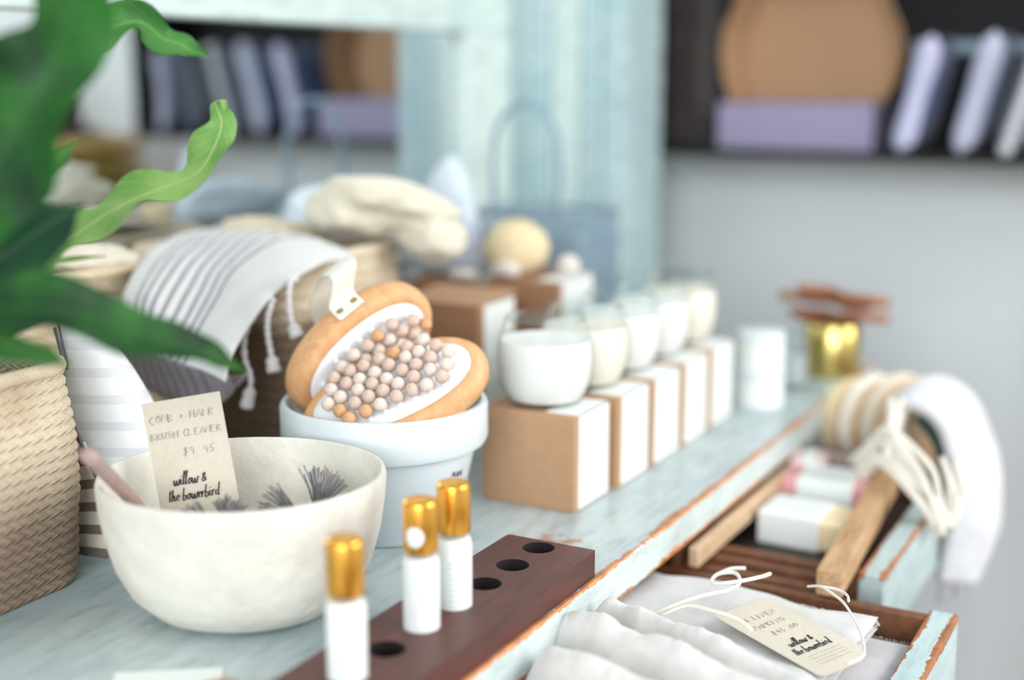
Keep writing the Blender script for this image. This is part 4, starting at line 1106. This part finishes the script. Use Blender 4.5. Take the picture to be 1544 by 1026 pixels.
def strings(name, label, paths, r=.0011, mat='cord', cat='string'):
    if cat == 'rope':    # a hank of several loose strands
        paths = [[(p[0] + ox * (1 + .5 * math.sin(i * 1.7 + k)), p[1] + oy, p[2] + oz * (1 + .6 * math.cos(i * 1.3 + k))) for i, p in enumerate(pp)]
                 for pp in paths for k, (ox, oy, oz) in enumerate(((0, 0, 0), (.006, .002, .004), (-.005, .003, .005), (.002, -.003, -.005)))]
    v, f = join(*[tubedata(cr([Vector(p) + Vector((0, 0, T)) for p in pp], 8), r, 6) for pp in paths])
    o = new_obj(name, v, f, M[mat]); return tag(o, label, cat)
strings('cotton_string', 'cream cotton string tied in a bow at the top end of the drawer tag', [
    [(-.375, .905, -.028), (-.350, .922, -.016), (-.336, .935, -.012), (-.325, .955, -.013), (-.322, .975, -.013), (-.332, .99, -.012), (-.345, .985, -.014), (-.342, .965, -.014), (-.325, .965, -.010), (-.310, .985, -.010), (-.305, 1.0, -.011)],
    [(-.362, .905, -.024), (-.345, .915, -.016), (-.325, .912, -.014), (-.300, .905, -.014), (-.285, .895, -.016)],
    [(-.345, .985, -.014), (-.340, 1.005, -.015), (-.330, 1.012, -.015)]], .0016)
strings('white_ribbon', 'thin white ribbon curling past the right corner of the drawer tag', [
    [(-.275, 1.005, -.018), (-.262, .995, -.012), (-.250, .985, -.012), (-.238, .975, -.014), (-.224, .955, -.018), (-.212, .93, -.02), (-.205, .905, -.022), (-.212, .885, -.022)],
    [(-.262, .995, -.012), (-.250, 1.0, -.014), (-.240, .992, -.014), (-.235, .978, -.013)]], .0011, 'muslin', 'ribbon')

# ------------------------------------------------------------------ far drawer contents
FZ = -.058 - .0635
def soap(label, loc, wx, dy, h, rz, mat, c0, c1, rx=0, lz=0):
    r = thing('wrapped_soap', label, 'soap', (loc[0], loc[1], T + loc[2]), (rx, 0, rz), 'wrapped soap bars')
    o = box('soap_bar', (-wx / 2, wx / 2, -dy / 2, dy / 2, 0, h), M[mat], r, bv=.006); o.modifiers[0].segments = 4
    w_ = box('paper_band', (c0, c1, -dy / 2 - .0008, dy / 2 + .0008, -.0006, h + .0008), M['label'], r, bv=.003)
    V, F = ribbon(rules(c0 + .008, c1 - .008, [-dy * .28 + k * dy * .11 for k in range(6)]), .0012, h + .0012); new_obj('small_print', V, F, M['grayprint'], w_, smooth=False)
    L = rules(c0 + .008, c1 - .008, [h * .25, h * .42, h * .6]); V, F = ribbon(L, .001); V = [(a_, -dy / 2 - .0012, b_) for a_, b_, _ in V]; new_obj('small_print', V, F, M['faint'], w_, smooth=False)
    return r
# a shallow tray holds the soaps level with the drawer rim
tr = box('soap_crate', (-.068, .068, -.115, .115, 0, .042), M['darkwood'], None, (-.350, 1.335, T + FZ + .0005), bv=.002)
tag(tr, 'dark wooden block in the far drawer raising the soaps', 'crate')
soap('paper-wrapped cream soap bar nearest in the far drawer', (-.348, 1.275, FZ + .043), .092, .060, .034, math.radians(-3), 'soap', -.047, .018)
soap('paper-wrapped pink soap bar behind the cream soap', (-.352, 1.375, FZ + .043), .106, .062, .042, math.radians(3), 'pinksoap', -.036, .026)
soap('pale rose soap leaning at the left behind the pink soap', (-.395, 1.425, FZ + .043), .04, .05, .046, math.radians(10), 'roseclay', -.008, .008)
# bundle of pale brushes standing at the back of the drawer
def disc_brush(label, x, y, z, rx, rz, r_, th, mat):
    o = thing('bath_brush', label, 'brush', (x, y, T + z), (0, rx, rz), 'round bath brushes standing in the far drawer')
    blob('brush_pad', (th, r_ * .96, r_), M[mat], o, amp=.04, flat=False, sub=3)
    lathe('wooden_back', [(0, 0), (r_ * .6, 0), (r_ * .95, th * .25), (r_ * .9, th * .5), (0, th * .6)], M['palewood'], o, (th * .75, 0, 0), (0, math.pi / 2, 0), 32)
    return o
bz = -.028
disc_brush('leftmost golden bath brush of the upright bundle', -.388, 1.585, bz + .002, 0, -.6, .052, .016, 'loofah')
disc_brush('cream bath brush second from the left in the bundle', -.358, 1.575, bz + .006, 0, -.6, .058, .015, 'canvas')
disc_brush('cream bath brush in the middle of the bundle', -.328, 1.567, bz + .010, 0, -.6, .060, .015, 'creamcloth')
disc_brush('pale wooden bath brush, rightmost of the bundle', -.300, 1.560, bz + .010, .05, -.6, .060, .014, 'canvas')
bx2 = box('storage_box', (-.09, .09, -.05, .05, 0, .04), M['brownwood'], None, (-.335, 1.59, T - .122), bv=.003); tag(bx2, 'low brown wooden box behind the far drawer holding the bath brushes', 'box')
sbox('drawer_slide', (-.60, -.24, 1.535, 1.65, -.135, -.1225), M['brownwood'])
# cotton rope hank with tassel end
strings('cotton_rope', 'thick cream cotton rope hank looped over the drawer front by the oak stick', [
    [(-.335, 1.40, -.03), (-.315, 1.375, .0), (-.292, 1.345, .026), (-.270, 1.335, .012), (-.250, 1.325, -.010), (-.238, 1.32, -.035), (-.228, 1.32, -.060)],
    [(-.325, 1.38, -.035), (-.305, 1.355, -.006), (-.285, 1.335, -.004), (-.262, 1.322, -.020), (-.240, 1.318, -.045), (-.236, 1.33, -.070)],
    [(-.300, 1.42, .03), (-.300, 1.40, .045), (-.296, 1.38, .02), (-.290, 1.36, -.005), (-.272, 1.34, -.022), (-.246, 1.33, -.040), (-.226, 1.34, -.055), (-.222, 1.35, -.030), (-.235, 1.36, -.005)],
    [(-.31, 1.44, -.02), (-.302, 1.43, .025), (-.298, 1.40, .015), (-.290, 1.375, -.015)]], .0034, 'cord', 'rope')
# towel hanging at the end of the drawers
ht = thing('hanging_towel', 'white fringed towel arching over and hanging right of the bath brushes', 'towel', (-.25, 1.45, T - .06))
HO = Vector((-.24, 1.45, -.06))
rows = [[(-.305, 1.44, .020), (-.300, 1.48, .032), (-.300, 1.53, .030)],
        [(-.282, 1.43, .036), (-.272, 1.47, .050), (-.270, 1.53, .046)],
        [(-.250, 1.425, .024), (-.240, 1.465, .036), (-.236, 1.53, .032)],
        [(-.232, 1.42, -.012), (-.216, 1.460, -.004), (-.212, 1.53, -.008)],
        [(-.226, 1.415, -.060), (-.200, 1.455, -.055), (-.198, 1.53, -.058)],
        [(-.230, 1.415, -.115), (-.196, 1.450, -.112), (-.196, 1.53, -.112)],
        [(-.236, 1.415, -.150), (-.206, 1.445, -.155), (-.208, 1.53, -.150)]]
sheet('towel_cloth', rows, M['whitecloth'], ht, 8, .012, .004, 30, HO)
rows = [[(-.272, 1.43, .022), (-.268, 1.47, .030), (-.268, 1.53, .026)], [(-.250, 1.435, -.01), (-.248, 1.47, -.01), (-.246, 1.53, -.01)],
        [(-.244, 1.435, -.06), (-.242, 1.47, -.06), (-.240, 1.53, -.06)], [(-.246, 1.435, -.12), (-.244, 1.47, -.12), (-.242, 1.53, -.12)]]
sheet('green_lining', rows, M['green_dark'], ht, 6, .003, 0, 30, HO)
parts = []
for k in range(26):
    x = -.234 + .028 * k / 25 if k < 13 else -.206; y = 1.416 + .03 * k / 12 if k < 13 else 1.446 + .08 * (k - 12) / 13
    z = -.15; parts.append(tubedata([Vector((x, y, z)) - HO, Vector((x + random.uniform(-.003, .003), y, z - .014)) - HO, Vector((x + random.uniform(-.004, .004), y, z - .028)) - HO], .0013, 5))
v, f = join(*parts); new_obj('fringe', v, f, M['whitecloth'], ht)
